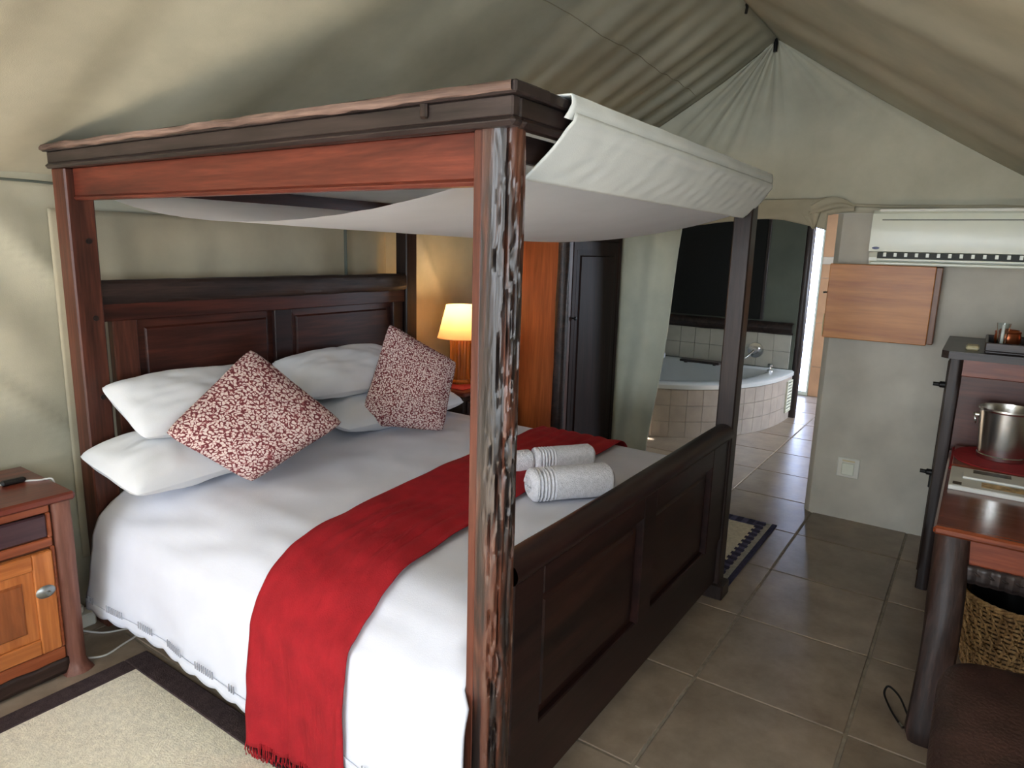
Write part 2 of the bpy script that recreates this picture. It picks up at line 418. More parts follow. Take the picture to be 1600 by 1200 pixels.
def roofL(u, v):
    x = -4.3+u*6.5
    y = RY+v*(YW+.06-RY); z = RZ-.02*max(0, x-1)+(EZ-RZ)*v - .035*math.sin(PI*v)
    xs = x+.35*v                                   # folds lean towards the bed head
    fold = .013*math.sin(9*xs+1.9*nz(xs, v*.7, 0, 1.3))*(1-v*.4)+.008*math.sin(23*xs+2.5*nz(xs, v, 3, 2))*nz(xs*1.3, 3, 1)
    near = max(0, (x-.2)/1.9)
    fold += .011*near*math.sin(34*x+1.5*v)*(1-v)**.5
    fold += .028*nz(xs*.8, v*1.1, 4)+.022*nz(xs*3.0, v*1.2, 7)
    cr = nz(xs*1.6+1.7, v*.8, 11); fold -= .010*max(0, 1-abs(cr)*5)**2*max(0, nz(xs*2, v*3, 31)+.3)    # sharp creases
    fold *= min(1, v*5+.15, (1-v)*6+.05)
    return (x, y-fold*.45, z-fold*.9)
cl = struct('ceiling', MB().grid(roofL, 320, 60), M_canvas, label='sloping canvas tent roof above the bed with slack folds', cat='ceiling', solid=.006)
def seampt(x, vv):
    p = roofL((x+4.3)/6.5, vv); return (p[0], p[1]-.004, p[2]-.008)
obj('roof_seam', MB().tube([seampt(-4.2+.06*i, .235) for i in range(106)], .0022, 6), M_canvas2, cl)
YR = -1.46
def roofR(u, v):
    x = -4.3+u*6.5
    y = RY+v*(YR-.06-RY); z = RZ-.02*max(0, x-1)+(1.72-RZ)*v - .03*math.sin(PI*v)
    fold = .010*math.sin(9*x+1.7*nz(x, v, 0, 1.3))*(1-v*.5)+.026*nz(x*.8+v*.5, v*1.3, 14)
    fold *= min(1, v*5+.15, (1-v)*6+.05)
    return (x, y+fold*.45, z-fold*.9)
struct('ceiling', MB().grid(roofR, 220, 50), M_canvas, label='sloping canvas tent roof on the air conditioner side', cat='ceiling', solid=-.006)
obj('ridge_strap', MB().tube([(1.52, RY, 2.955), (1.55, RY, 2.94), (1.57, RY+.01, 2.915)], .008, 6), M_black, cl)
# gable end: pleats fanning out from the pole tip
GX = 2.2
APX = (RY, 2.945)
def gable(u, v):
    # u: along the base from left eave to right eave, v: apex -> base
    yb = 2.5+(YR-.06-2.5)*u; zb = 1.90
    # left and right ends stop at the eaves
    zb = 1.90 - .18*max(0, (u-.8)/.2)
    y = APX[0]+(yb-APX[0])*v; z = APX[1]+(zb-APX[1])*v
    amp = math.sin(PI*min(1, v*1.05))**.7 if 0 < v < .95 else 0
    ang = u
    pl = (.030*math.sin(64*ang+1.2*nz(ang*5, 0, 0))*math.exp(-((ang-.36)/.20)**2)+.010*math.sin(38*ang))*amp*(1.15-v)
    pl += .018*nz(y*1.3, z*1.3, 2)*amp
    return (GX-abs(pl)*.3-pl, y, z)
gb = struct('wall_gable', MB().grid(gable, 260, 50), M_canvas, label='triangular canvas gable with pleats fanning from the ridge pole', cat='wall', solid=.006)
obj('pole_tip', MB().lathe((GX-.03, RY, 2.86), [(.012, 0), (.014, .05), (.006, .08)], 12), M_iron, gb)
obj('gable_hem', MB().tube([(GX-.012+.006*nz(i, 0, 0, .6), 1.25-.09*i, 1.975+.006*nz(i, 5, 0, .5)-.0022*i) for i in range(30)], .010, 8), M_canvas2, gb)
# loose canvas valance over the bathroom opening with a tied knot
def val(u, v):
    y = 1.26-u*1.16; top = 1.985
    low = 1.845 - .02*math.sin(PI*u*2.2) - .035*max(0, (u-.78)/.22)
    z = top+(low-top)*v
    return (GX-.03-.018*math.sin(v*PI)-.014*math.sin(u*23+v*4)*v-.01*nz(y*4, z*4, 0), y, z)
vo = obj('door_valance', MB().grid(val, 60, 14), M_canvas2, solid=.005)
tag(vo, 'loose canvas valance rolled above the bathroom doorway', 'valance')
kn = MB()
def knot(u, v):
    a = u*2*PI; y = .20-.24*v; r = .062*(1-.35*v)*(.35+.65*math.sin(PI*min(1, .12+v*.82)))
    r *= 1+.22*math.sin(5*a+7*v)
    return (GX-.045+r*.7*math.cos(a), y, 1.925+.02*math.sin(PI*v)+r*math.sin(a)*.9)
kn.grid(knot, 36, 16, closed_u=True)
obj('tied_roll', kn, M_canvas2, vo)
tl = MB()
def tail(u, v):
    w = .055*(1-v)+.006
    return (GX-.06-.012*math.sin(u*6), .20+(u-.5)*2*w-.03*v, 1.91-.105*v)
tl.grid(tail, 10, 8); obj('tail', tl, M_canvas2, vo, solid=.004)
# wall on the other long side and tent front (open)
def wallR(u, v):
    x = -4.3+u*6.5; z = -.004+v*1.76
    return (x, YR+.02*nz(x*1.1, z, 33), z)
wrm = MB().grid(wallR, 90, 20)
wrm.f = [f for f in wrm.f if not (-3.4 < sum(wrm.v[i].x for i in f)/4 < -1.8 and .8 < sum(wrm.v[i].z for i in f)/4 < 1.7)]  # opening made up for the added desk-side light
struct('wall_right', wrm, M_canvas, label='canvas tent wall behind the desk', cat='wall', solid=-.006)
fr = MB()
fr.box((-4.36, 2.2, 0), (-4.3, 2.5, 2.0)).box((-4.36, -1.5, 0), (-4.3, -1.2, 2.0)).box((-4.36, 1.45, 1.98), (-4.3, 2.5, 3.1)).box((-4.36, -1.5, 1.98), (-4.3, -.45, 3.1)).box((-4.36, -.5, 1.95), (-4.3, 1.5, 2.02)).box((-4.36, -.5, 2.75), (-4.3, 1.5, 3.1))  # upper opening made up to go with the added gable light
struct('wall_front', fr, M_canvas, label='canvas tent front around the open entrance', cat='wall')
# plastered partition that carries the air conditioner
pw = MB()
poly = [(GX-.01, YR), (GX-.01, -.2), (GX-.012, .02), (GX+.03, .055), (GX+.13, .06), (GX+.13, YR)]
pw.prism(poly, -.004, 1.895)
struct('wall_back', pw, M_plaster, label='plastered partition wall under the air conditioner', cat='wall', ang=50)

# ================================================================== BATHROOM beyond
BX = 4.87
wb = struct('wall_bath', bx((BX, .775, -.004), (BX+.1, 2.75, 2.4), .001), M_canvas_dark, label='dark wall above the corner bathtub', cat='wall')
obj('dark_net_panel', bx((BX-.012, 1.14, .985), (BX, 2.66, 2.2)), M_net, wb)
obj('net_frame', bx((BX-.02, 1.11, .985), (BX, 1.14, 2.2)), M_dark_z, wb)
led = MB()
def ledge(u, v):
    a = v*2*PI; y = .80+u*1.86
    return (BX-.03-.045*math.cos(a)*(1+.08*nz(y*6, a, 0)), y, .912+.062*math.sin(a)*(1+.1*nz(y*5, a, 4)))
led.grid(ledge, 40, 14); obj('log_ledge', led, M_bark, wb)
tsz = .1665
for i in range(11):
    for j in range(2):
        y0 = .81+i*tsz; z0 = .50+j*.175
        if y0+tsz > 2.68: continue
        obj('splash_tile', bx((BX-.012, y0+.0015, z0+.0015), (BX, y0+tsz-.0015, z0+.175-.0015), .002), M_bath_tile, wb)
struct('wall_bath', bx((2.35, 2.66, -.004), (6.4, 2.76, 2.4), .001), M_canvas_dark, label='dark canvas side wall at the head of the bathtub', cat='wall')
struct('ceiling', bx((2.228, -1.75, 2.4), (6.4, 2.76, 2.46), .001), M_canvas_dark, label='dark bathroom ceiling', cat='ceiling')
wsd = MB()
wsd.box((2.24, -1.7, -.004), (4.5, -1.62, 2.4), .001).box((5.9, -1.7, -.004), (6.4, -1.62, 2.4), .001)
wsd.box((4.5, -1.7, -.004), (5.9, -1.62, .9), .001).box((4.5, -1.7, 1.9), (5.9, -1.62, 2.4), .001)
struct('wall_bath', wsd, M_plaster, label='plastered bathroom wall around an added window opening', cat='wall')
# end wall with peach tiles and the daylit glass door
wf = MB()
wf.box((6.2, -1.7, -.004), (6.35, .845, 2.4), .001).box((6.2, 1.75, -.004), (6.35, 2.76, 2.4), .001).box((6.2, .865, 2.1), (6.35, 1.75, 2.4), .001)
wfo = struct('wall_shower', wf, M_plaster, label='end wall of the bathroom faced with peach tiles', cat='wall')
zz = [(0, .36), (.36, .88), (.88, 1.40), (1.40, 1.56), (1.64, 2.12)]
for i in range(6):
    y1 = .843-i*.33
    for (a, b) in zz:
        obj('wall_tile', bx((6.188, y1-.326, a+.002), (6.2, y1, b-.002), .002), M_peach, wfo)
    obj('border_tile', bx((6.186, y1-.326, 1.562), (6.2, y1, 1.638), .002), M_band, wfo)
dw = struct('window_1', bx((6.22, .86, .03), (6.235, 1.74, 2.08), .001), M_pane, label='bright daylit glass door at the far end of the bathroom', cat='window')
fm = MB()
fm.box((6.19, .846, 0), (6.25, .868, 2.1)).box((6.19, 1.72, 0), (6.25, 1.75, 2.1)).box((6.19, .866, 2.06), (6.25, 1.75, 2.1)).box((6.19, .866, 0), (6.25, 1.75, .05))
obj('window_frame', fm, M_white_plastic, dw)
# log column at the end of the tub wall
def logring(cx, cy, z, r, n, seed, sq=0., amp=.05):
    o = []
    for k in range(n):
        a = 2*PI*k/n; c, s_ = math.cos(a), math.sin(a)
        q = 1/max(abs(c), abs(s_)) if sq else 1
        rr = r*((1-sq)+sq*q)*(1+amp*nz(c*1.5+seed, s_*1.5, z*2.2)+amp*.5*nz(c*4+seed, s_*4, z*6))
        o.append((cx+rr*c, cy+rr*s_, z))
    return o
pc = MB().loft([logring(4.92, .748, -.002+.1*k, .046, 20, 3, .25, .08) for k in range(25)])
struct('trim_1', pc, M_dark_z, label='dark log column at the end of the bathtub wall', cat='column')

# bathtub
tub = thing('bathtub', (4.1, 1.6, 0), 'white corner bathtub with a curved tiled apron', 'bathtub')
def arc(t, sc=1., off=0):
    # superellipse quadrant from (3.1,2.6) to (4.85,.77)
    a = t*PI/2; c = max(0, math.cos(a))**(2/2.5); s_ = max(0, math.sin(a))**(2/2.5)
    return Vector((4.855-(1.75+off)*c*sc, 2.45-(1.68+off)*s_*sc, 0))
NA = 48
tt = [k/NA for k in range(NA+1)]
ap = MB()
ap.grid(lambda u, v: arc(u)+Vector((0, 0, .445*v)), NA, 1)
obj('apron', ap, M_grout, tub)
# arc length table
Lt = [0]
for k in range(400): Lt.append(Lt[-1]+(arc((k+1)/400)-arc(k/400)).length)
def at_len(l):
    for k in range(400):
        if Lt[k+1] >= l: return (k+(l-Lt[k])/(Lt[k+1]-Lt[k]))/400
    return 1.
nt_ = 19
for i in range(nt_):
    for j in range(3):
        l0 = Lt[-1]*i/nt_+.0015; l1 = Lt[-1]*(i+1)/nt_-.0015
        z0 = .147*j+.002; z1 = .147*(j+1)-.0015
        mbt = MB()
        ts = [at_len(l0+(l1-l0)*q/2) for q in range(3)]
        fr_ = [arc(t, 1., .010) for t in ts]; bk = [arc(t) for t in ts]
        ring0 = fr_+bk[::-1]
        mbt.loft([[p+Vector((0, 0, z0)) for p in ring0], [p+Vector((0, 0, z1)) for p in ring0]])
        obj('apron_tile', mbt, M_tub_tile, tub, smooth=False)
rim = MB()
CI = Vector((4.25, 1.85, 0))
def rimcurve(k, sc=1., off=0.):
    # closed outline: arc plus two wall sides
    n1 = NA
    pts = [arc(i/n1, 1, off) for i in range(n1+1)] + [Vector((4.855, .77+(2.6-.77)*q/8, 0)) for q in range(1, 9)] + [Vector((4.855-(1.75+off)*q/8, 2.62, 0)) for q in range(1, 8)]
    return [CI+(p-CI)*sc for p in pts]
def ringz(pts, z): return [Vector((p.x, p.y, z)) for p in pts]
o_ = rimcurve(0, 1, .022); 
ins = [CI+(p-CI)*.80 for p in o_]; ins2 = [CI+(p-CI)*.72 for p in o_]; ins3 = [CI+(p-CI)*.5 for p in o_]
rim.loft([ringz(o_, .448), ringz(o_, .485), ringz([CI+(p-CI)*.985 for p in o_], .497), ringz([CI+(p-CI)*.84 for p in o_], .497), ringz(ins, .48), ringz(ins2, .25), ringz(ins3, .14)], cap=False)
rim.f.append([len(rim.v)-len(o_)+i for i in range(len(o_))])
obj('basin', rim, M_tub, tub, ang=50)
# louvred grille near the right end of the apron
gr = MB(); gt = at_len(Lt[-1]*.93); gp = arc(gt); gq = arc(at_len(Lt[-1]*.985)); gd = (gq-gp).normalized(); gn = Vector((gd.y, -gd.x, 0))
if gn.y > 0: gn = -gn
def gbox(mb, a0, a1, n0_, n1_, z0, z1):
    pp = [gp+gd*a0+gn*n0_, gp+gd*a1+gn*n0_, gp+gd*a1+gn*n1_, gp+gd*a0+gn*n1_]
    mb.loft([[p+Vector((0, 0, z0)) for p in pp], [p+Vector((0, 0, z1)) for p in pp]])
gl = (gq-gp).length
gbox(gr, 0, gl, .008, .016, .10, .40)
go = obj('vent_grille', gr, M_dark_slot, tub, smooth=False)
fg = MB()
gbox(fg, -.012, .0, .008, .028, .09, .41); gbox(fg, gl, gl+.012, .008, .028, .09, .41); gbox(fg, 0, gl, .008, .028, .40, .41); gbox(fg, 0, gl, .008, .028, .09, .10)
obj('grille_frame', fg, M_white_plastic, go, smooth=False)
for k in range(9):
    sl = MB(); z0 = .108+.0325*k; gbox(sl, 0, gl, .010, .027, z0, z0+.017); obj('slat', sl, M_white_plastic, go, smooth=False)
# mixer on the wall
tp = thing('bath_mixer', (BX-.012, 1.15, .66), 'round chrome bath mixer on the tiled tub wall', 'tap')
obj('plate', MB().cyl((BX-.012, 1.15, .665), (BX-.03, 1.15, .665), .082, .078, 28), M_chrome, tp)
obj('valve_body', MB().cyl((BX-.03, 1.15, .665), (BX-.085, 1.15, .665), .04, .034, 20), M_chrome, tp)
obj('lever', MB().tube([(BX-.08, 1.15, .665), (BX-.12, 1.18, .63), (BX-.16, 1.215, .59)], lambda t: .014-.004*t, 10), M_chrome, tp)
to = obj('folded_flannel', MB().box((4.45, 2.05, .497), (4.66, 2.28, .575), .02), M_towel); tag(to, 'small folded white cloth on the back rim of the bathtub', 'cloth')
ty = thing('bath_tray', (4.6, 1.60, .497), 'dark slim tray on the back rim of the bathtub', 'tray')
obj('tray_board', bx((4.52, 1.42, .51), (4.66, 1.84, .535)), M_dark_x, ty); obj('foot', bx((4.54, 1.46, .497), (4.64, 1.49, .512)), M_dark_x, ty); obj('foot', bx((4.54, 1.77, .497), (4.64, 1.80, .512)), M_dark_x, ty)
sh = thing('tap_handle', (4.62, .93, .497), 'small chrome knob on the right corner of the bathtub rim', 'tap')
obj('stem', MB().lathe((4.62, .93, .497), [(.03, 0), (.03, .012), (.014, .02), (.014, .045)], 16), M_chrome, sh)
obj('knob', MB().lathe((4.62, .93, .54), [(.012, 0), (.026, .008), (.028, .026), (.018, .036)], 16), M_chrome, sh)

# canvas curtain drawn to the wardrobe side of the doorway
def curt(u, v):
    z = .01+v*1.95
    e = 1.19-.155*min(1, v*1.08)+.018*math.sin(v*7+1)*(1-v)
    y = e+(1.62-e)*u
    d = .018*math.sin(u*13+1.2*v)*min(1, u*4)+.015*nz(u*3, z*1.2, 6)
    return (GX+.02+d, y, z)
cu = obj('door_curtain', MB().grid(curt, 50, 50), M_curtain, solid=.006)
tag(cu, 'pale canvas door curtain gathered beside the wardrobe', 'curtain')
# canvas infill between the curtain and the bed wall
struct('wall_partition', MB().grid(lambda u, v: (GX+.05+.01*nz(u*3, v*3, 1), 1.55+u*.95, v*2.0), 20, 20), M_canvas, label='canvas partition behind the wardrobe', cat='wall', solid=.006)

# ================================================================== FOUR POSTER BED
X0, X1, Y0, Y1, ZT = -1.21, .785, .0955, 2.285, 1.975
bed = thing('four_poster_bed', ((X0+X1)/2, (Y0+Y1)/2, 0), 'dark wooden four-poster bed with a canopy frame', 'bed')
# near foot post: a varnished split log, square on its inner side
PX, PY = -1.134, .172
F1 = MB(); nr = 72; nl = 300
rings = []
for k in range(nl+1):
    z = 1.9*k/nl; ring = []
    for i in range(nr):
        a = 2*PI*i/nr; c, s_ = math.cos(a), math.sin(a)
        sq = 1/max(abs(c), abs(s_))
        # the +y / -x side is sawn square, the rest is the natural log
        w = max(0, min(1, (s_-c*.6)*1.6-.15))
        q = (.046*min(sq, 1.30))*w+.047*(1-w)
        bark = 1-w
        q *= 1+bark*(.10*nz(c*1.2, s_*1.2, z*1.3+4)+.05*nz(c*3.5, s_*3.5, z*5))
        # long cracks
        jz = .25*nz(z*9, 3, 1); cr = nz(c*4.+2+jz, s_*4.+jz, z*.9); q -= bark*.012*max(0, 1-abs(cr)*10)
        cr2 = nz(c*6.+9+jz, s_*6.+3, z*4.5); q -= bark*.004*max(0, 1-abs(cr2)*7)
        ring.append((PX+q*c, PY+q*s_, z))
    rings.append(ring)
F1.loft(rings)
def log_mat():
    mt, nt, b = newmat('varnished_log')
    tc = N(nt, 'ShaderNodeTexCoord'); mp = N(nt, 'ShaderNodeMapping'); mp.inputs['Scale'].default_value = (1, 1, .12)
    nt.links.new(tc.outputs['Object'], mp.inputs[0])
    n = N(nt, 'ShaderNodeTexNoise'); n.inputs['Scale'].default_value = 22; n.inputs['Detail'].default_value = 7; n.inputs['Distortion'].default_value = .8
    nt.links.new(mp.outputs[0], n.inputs['Vector'])
    c = ramp(nt, [(.34, (14, 10, 9)), (.48, (34, 22, 18)), (.60, (84, 44, 28)), (.74, (112, 88, 74))], n.outputs['Fac'])
    nt.links.new(c, b.inputs['Base Color']); b.inputs['Roughness'].default_value = .42; b.inputs['Coat Weight'].default_value = .45; b.inputs['Coat Roughness'].default_value = .3
    n2 = N(nt, 'ShaderNodeTexNoise'); n2.inputs['Scale'].default_value = 60; n2.inputs['Detail'].default_value = 5
    nt.links.new(mp.outputs[0], n2.inputs['Vector']); bump(nt, b, n2.outputs['Fac'], .5, .006)
    return mt
M_log = log_mat()
p1 = obj('bed_post', F1, M_log, bed, ang=60); tag(p1, 'cracked varnished log post')
obj('sawn_face', bx((-1.1815, .196, 0), (-1.150, .2225, 1.89), .004), M_bed_z, p1)
def post(x0, x1, y0, y1, mat, zb=0):
    return obj('bed_post', bx((x0, y0, zb), (x1, y1, 1.89), .006), mat, bed)
p2 = post(.669, .751, .13, .212, M_dark_z)
obj('foot_block', bx((.655, .105, 0), (.765, .222, .075), .006), M_dark_z, p2)
p3 = post(-1.19, -1.09, 2.15, 2.255, M_bed_z)
for z in (1.62, 1.32, 1.0): obj('dowel', MB().cyl((-1.125, 2.151, z), (-1.125, 2.146, z), .011, n=14), M_dark_z, p3)
p4 = post(.669, .765, 2.165, 2.255, M_dark_z)
# cornice: ledge boards, fascia, bead on four sides
def cornice(side):
    if side == 'near': L0, L1 = Y0, Y1
    elif side == 'far': L0, L1 = Y0, Y1
    else: L0, L1 = X0, X1
    mat = M_dark_y if side in ('near', 'far') else M_dark_x
    def B(o0, o1, z0, z1, t0=0., t1=0., ch=.004):
        # o: distance from outer edge inwards
        if side == 'near': return bx((X0+o0, L0+t0, z0), (X0+o1, L1-t1, z1), ch)
        if side == 'far': return bx((X1-o1, L0+t0, z0), (X1-o0, L1-t1, z1), ch)
        if side == 'foot': return bx((L0+t0, Y0+o0, z0), (L1-t1, Y0+o1, z1), ch)
        return bx((L0+t0, Y1-o1, z0), (L1-t1, Y1-o0, z1), ch)
    ins_ = .0 if side in ('near', 'far') else .12
    obj('ledge_board', B(.004, .14, 1.949, 1.975, ins_, ins_), mat, bed)
    t = .022
    obj('frieze_board', B(.016, .045, 1.906, 1.950, .016+ (0 if ins_ == 0 else .03), .016+(0 if ins_ == 0 else .03)), mat, bed)
    obj('bead_moulding', B(.008, .05, 1.888, 1.907, .008+(0 if ins_ == 0 else .042), .008+(0 if ins_ == 0 else .042), .008), mat, bed)
for sd in ('near', 'far', 'foot', 'head'): cornice(sd)
# knobbly live edge along the near ledge
le = MB()
def lef(u, v):
    a = v*2*PI; y = Y0+.01+u*(Y1-Y0-.02)
    r = .011*(1+.5*nz(y*9, a, 0)); fade = min(1, max(.25, (u-.1)*3))
    return (X0+.004-.004*math.cos(a)-.006*fade*nz(y*5, 2, 0)-r*math.cos(a)*.8*fade, y, 1.963+r*math.sin(a)+.004*nz(y*4, 7, 0))
le.grid(lef, 90, 10); obj('live_edge', le, M_live, bed)
obj('fascia_clip', bx((X0+.006, .34, 1.918), (X0+.018, .362, 1.952)), M_dark_z, bed)
# red fascia boards between posts
def fas(a, b, mat, bead=None):
    f = obj('fascia_board', bx(a, b, .004), mat, bed)
    if bead: obj('fascia_bead', bx(*bead, .006), mat, f)
fas((-1.160, .222, 1.785), (-1.130, 2.15, 1.89), M_bed_y, ((-1.166, .222, 1.772), (-1.124, 2.15, 1.787)))
fas((.70, .212, 1.835), (.73, 2.165, 1.89), M_bed_y)
fas((-1.09, .165, 1.83), (.669, .190, 1.89), M_dark_x)
fas((-1.09, 2.19, 1.80), (.669, 2.22, 1.89), M_bed_x, ((-1.09, 2.184, 1.787), (.669, 2.226, 1.801)))
# headboard
hb = obj('headboard', bx((-1.05, 2.195, .25), (.669, 2.225, .50)), M_bed_x, bed)
obj('headboard_stile', bx((-1.05, 2.18, .48), (-.95, 2.225, 1.345)), M_bed_z, hb)
obj('headboard_stile', bx((-.27, 2.18, .48), (-.165, 2.225, 1.31)), M_foot_x, hb)
obj('headboard_stile', bx((.57, 2.18, .48), (.655, 2.225, 1.345)), M_foot_x, hb)
obj('headboard_rail', bx((-1.09, 2.176, 1.30), (.669, 2.23, 1.375)), M_bed_x, hb)
def panel(parent, x0, x1, z0, z1, y, depth, mat, nm, sgn=1):
    # recessed raised-and-fielded panel facing -y
    mb = MB(); e = .035
    r = [(x0, z0), (x1, z0), (x1, z1), (x0, z1)]
    i1 = [(x0+e, z0+e), (x1-e, z0+e), (x1-e, z1-e), (x0+e, z1-e)]
    i2 = [(x0+e+.008, z0+e+.008), (x1-e-.008, z0+e+.008), (x1-e-.008, z1-e-.008), (x0+e+.008, z1-e-.008)]
    q = lambda l, yy: [(a, yy, b) for a, b in l]
    mb.loft([q(r, y+depth), q(r, y+.004), q(i1, y+.002), q(i2, y-.007)])
    return obj(nm, mb, mat, parent, smooth=False)
panel(hb, -.95, -.27, .46, 1.30, 2.20, .015, M_panel_x, 'headboard_panel')
panel(hb, -.165, .57, .46, 1.30, 2.20, .015, M_panel_x, 'headboard_panel')
tr_ = MB()
def toprail(u, v):
    a = v*2*PI; x = -1.09+u*1.76; c, s_ = math.cos(a), math.sin(a)
    top = .006*nz(x*5, 1, 0)+.012*nz(x*1.7, 4, 0)
    q = 1/max(abs(c), abs(s_))
    return (x, 2.20+.036*c*min(q, 1.25)*(1+.12*nz(x*8, a, 2)), 1.418+(.050+top*.6)*s_*min(q, 1.2)*(1+.05*nz(x*9, a, 5)))
tr_.grid(toprail, 110, 20); tr_.f.append(list(range(0, 111*20, 111))[::-1])
obj('headboard_top_log', tr_, M_bark, hb)
# footboard
fb = obj('footboard', bx((-1.09, .15, .085), (.669, .19, .31)), M_foot_x, bed)
obj('footboard_stile', bx((-1.09, .14, .305), (-.945, .20, .80)), M_foot_x, fb)
obj('footboard_stile', bx((-.275, .14, .305), (-.165, .20, .80)), M_foot_x, fb)
obj('footboard_stile', bx((.46, .14, .305), (.669, .20, .80)), M_foot_x, fb)
obj('footboard_rail', bx((-.945, .14, .715), (-.275, .20, .80)), M_foot_x, fb)
obj('footboard_rail', bx((-.165, .14, .715), (.46, .20, .80)), M_foot_x, fb)
panel(fb, -.945, -.275, .305, .715, .166, .014, M_fpanel_x, 'footboard_panel')
panel(fb, -.165, .46, .305, .715, .166, .014, M_fpanel_x, 'footboard_panel')
fr2 = MB()
def footrail(u, v):
    a = v*2*PI; x = -1.10+u*1.775; c, s_ = math.cos(a), math.sin(a)
    return (x, .170+.047*c*(1+.06*nz(x*3, a, 2)), .828+.040*s_*(1+.06*nz(x*3, a, 5))+.006*nz(x*1.5, 3, 0))
fr2.grid(footrail, 80, 20); obj('footboard_top_log', fr2, M_foot_x, fb)
obj('side_rail', bx((-1.155, .212, .22), (-1.115, 2.15, .38)), M_bed_y, bed)
obj('side_rail', bx((.69, .212, .22), (.73, 2.165, .38)), M_bed_y, bed)
obj('slat_base', bx((-1.115, .215, .30), (.69, 2.16, .34)), M_bed_y, bed)
mo = obj('mattress', MB().box((-1.10, .235, .34), (.68, 2.155, .60), .05), M_white_cloth); tag(mo, 'white mattress under the duvet on the bed', 'mattress')

# canopy cloth
cc = thing('canopy_cloth', (-.2, .17, 1.667), 'white cotton canopy cloth slung across the top of the bed', 'canopy')
def swag(u, v):
    x = -1.085+u*1.775; y = .205+v*1.97
    s_ = 1-(2*v-1)**2
    z = 1.815-(.118+.022*u)*s_**.9+.0035*math.sin(46*y+5*x+2*nz(x, y, 0, 2))*nz(x*1.5, y*2.5, 4)
    return (x, y, z)
obj('lower_swag', MB().grid(swag, 40, 50), M_swag, cc)
def upper(u, v):
    x = -1.06+u*1.72; y = .20+v*1.985
    return (x, y, 1.945-.07*v**.6-.012*math.sin(PI*v)*math.sin(PI*u))
obj('upper_layer', MB().grid(upper, 30, 30), M_swag, cc)
# band over the foot ledge and the flap hanging down outside
def band(u, v):
    x = -1.005+u*1.765
    pts = [(Y0+.15, 1.983), (Y0+.05, 1.982), (Y0-.006, 1.982), (Y0-.010, 1.962), (Y0-.006, 1.945), (Y0+.002, 1.93)]
    f = v*(len(pts)-1); i = min(int(f), len(pts)-2); t = f-i
    y = pts[i][0]+(pts[i+1][0]-pts[i][0])*t; z = pts[i][1]+(pts[i+1][1]-pts[i][1])*t
    w = .004*nz(x*9, z*20, 0)*min(1, v*2)
    return (x+.015*nz(z*20, 3, 0)*(1 if u < .02 else 0), y-abs(w), z+w*.5)
obj('wrapped_band', MB().grid(band, 90, 15), M_canopy, cc, solid=.003)
def flapc(u, v):
    xs = -.985-.085*v; xe = .748-.10*v*v
    x = xs+u*(xe-xs); z = 1.944-.150*v
    y = Y0-.012+.085*v-.014*math.sin(PI*v)+.0045*math.sin(x*62+14*v+3*nz(x, 1, 0, 3))*nz(x*2.5, v*2, 2)
    y -= .016*max(0, 1-abs(v-.12)/.12)*.4
    return (x, y, z)
obj('front_flap', MB().grid(flapc, 140, 24), M_canopy, cc, solid=.003)

# duvet -----------------------------------------------------------------
BT = .655
XL, XR, RA, RB, ZH = -1.235, .80, .34, .25, .172     # left/right faces, shoulder half axes, hem height
NSH = 60
def _table():
    pts = [0]; last = None
    for k in range(NSH+1):
        a = PI/2*k/NSH; p = (XL+RA-RA*math.cos(a)**1.1 if k < NSH else XL+RA, BT-RB+RB*math.sin(a))
        if last: pts.append(pts[-1]+math.hypot(p[0]-last[0], p[1]-last[1]))
        last = p
    return pts
SHT = _table(); Q_ = SHT[-1]
SIDE = BT-RB-ZH; RR = .12; QR = PI/2*RR
WT = (XR-RR)-(XL+RA)
TOT = SIDE+Q_+WT+QR+.30
def prof(t, y, off=0.):
    """cross-section of the made bed; t is arc length from the left hem. returns x, z"""
    fl = (.016*math.sin(7*y+1.3*nz(y*2, 0, 0))+.026*nz(y*3.1, 2, 0))*min(1, max(0, (y-.15)/.3))
    ff = min(1, max(.0, (y-.10)/.3))
    if t < SIDE:
        f = 1-t/SIDE; return (XL-.03*f*ff-fl*f**1.1-off-.012*math.sin(PI*f)*nz(y*4, f*2, 3), ZH+t)
    t -= SIDE
    if t < Q_:
        k = 0
        while k < NSH-1 and SHT[k+1] < t: k += 1
        f = (k+(t-SHT[k])/(SHT[k+1]-SHT[k]))/NSH; a = PI/2*f; c = max(0, math.cos(a))
        puff = (.012*nz(f*3, y*2, 0)+.008*nz(f*7, y*5, 3))*math.sin(PI*f)
        return (XL+RA-RA*c**1.1-off*c-puff*c, BT-RB+RB*math.sin(a)+off*math.sin(a)+puff)
    t -= Q_
    if t < WT:
        x = XL+RA+t; puff = .012*nz(x*2, y*2, 0)+.007*nz(x*6, y*5, 3)+.020*math.sin(PI*t/WT)
        return (x, BT+off+puff*min(1, t*8, (WT-t)*8))
    t -= WT
    if t < QR:
        a = t/RR; return (XR-RR+(RR+off)*math.sin(a), BT-RR+(RR+off)*math.cos(a))
    t -= QR; return (XR+off+.03*t, BT-RR-t)
YD0, YD1 = .226, 2.115
def head_edge(y): return 0
def duv(u, v):
    t = u*TOT
    # the hanging side passes outside the foot post, the top stays inside the footboard
    x0_, z0_ = prof(t, .5)
    h = min(1, max(0, (x0_+1.215)/.03)) if u < .5 else 1
    ya = .188+(YD0-.188)*h
    y = ya+(YD1-ya)*v
    x, z = prof(t, y)
    fz = max(0, 1-(y-YD0)/.10); z -= .05*fz*fz*(1 if x > -1.1 else 0)
    return (x, y, z)
# quilt cover trimmed between the posts on the hanging side
dm = MB().grid(duv, 150, 150)
dv = obj('duvet', dm, M_white_cloth, solid=.010); tag(dv, 'white cotton duvet hanging over the side of the bed', 'duvet')
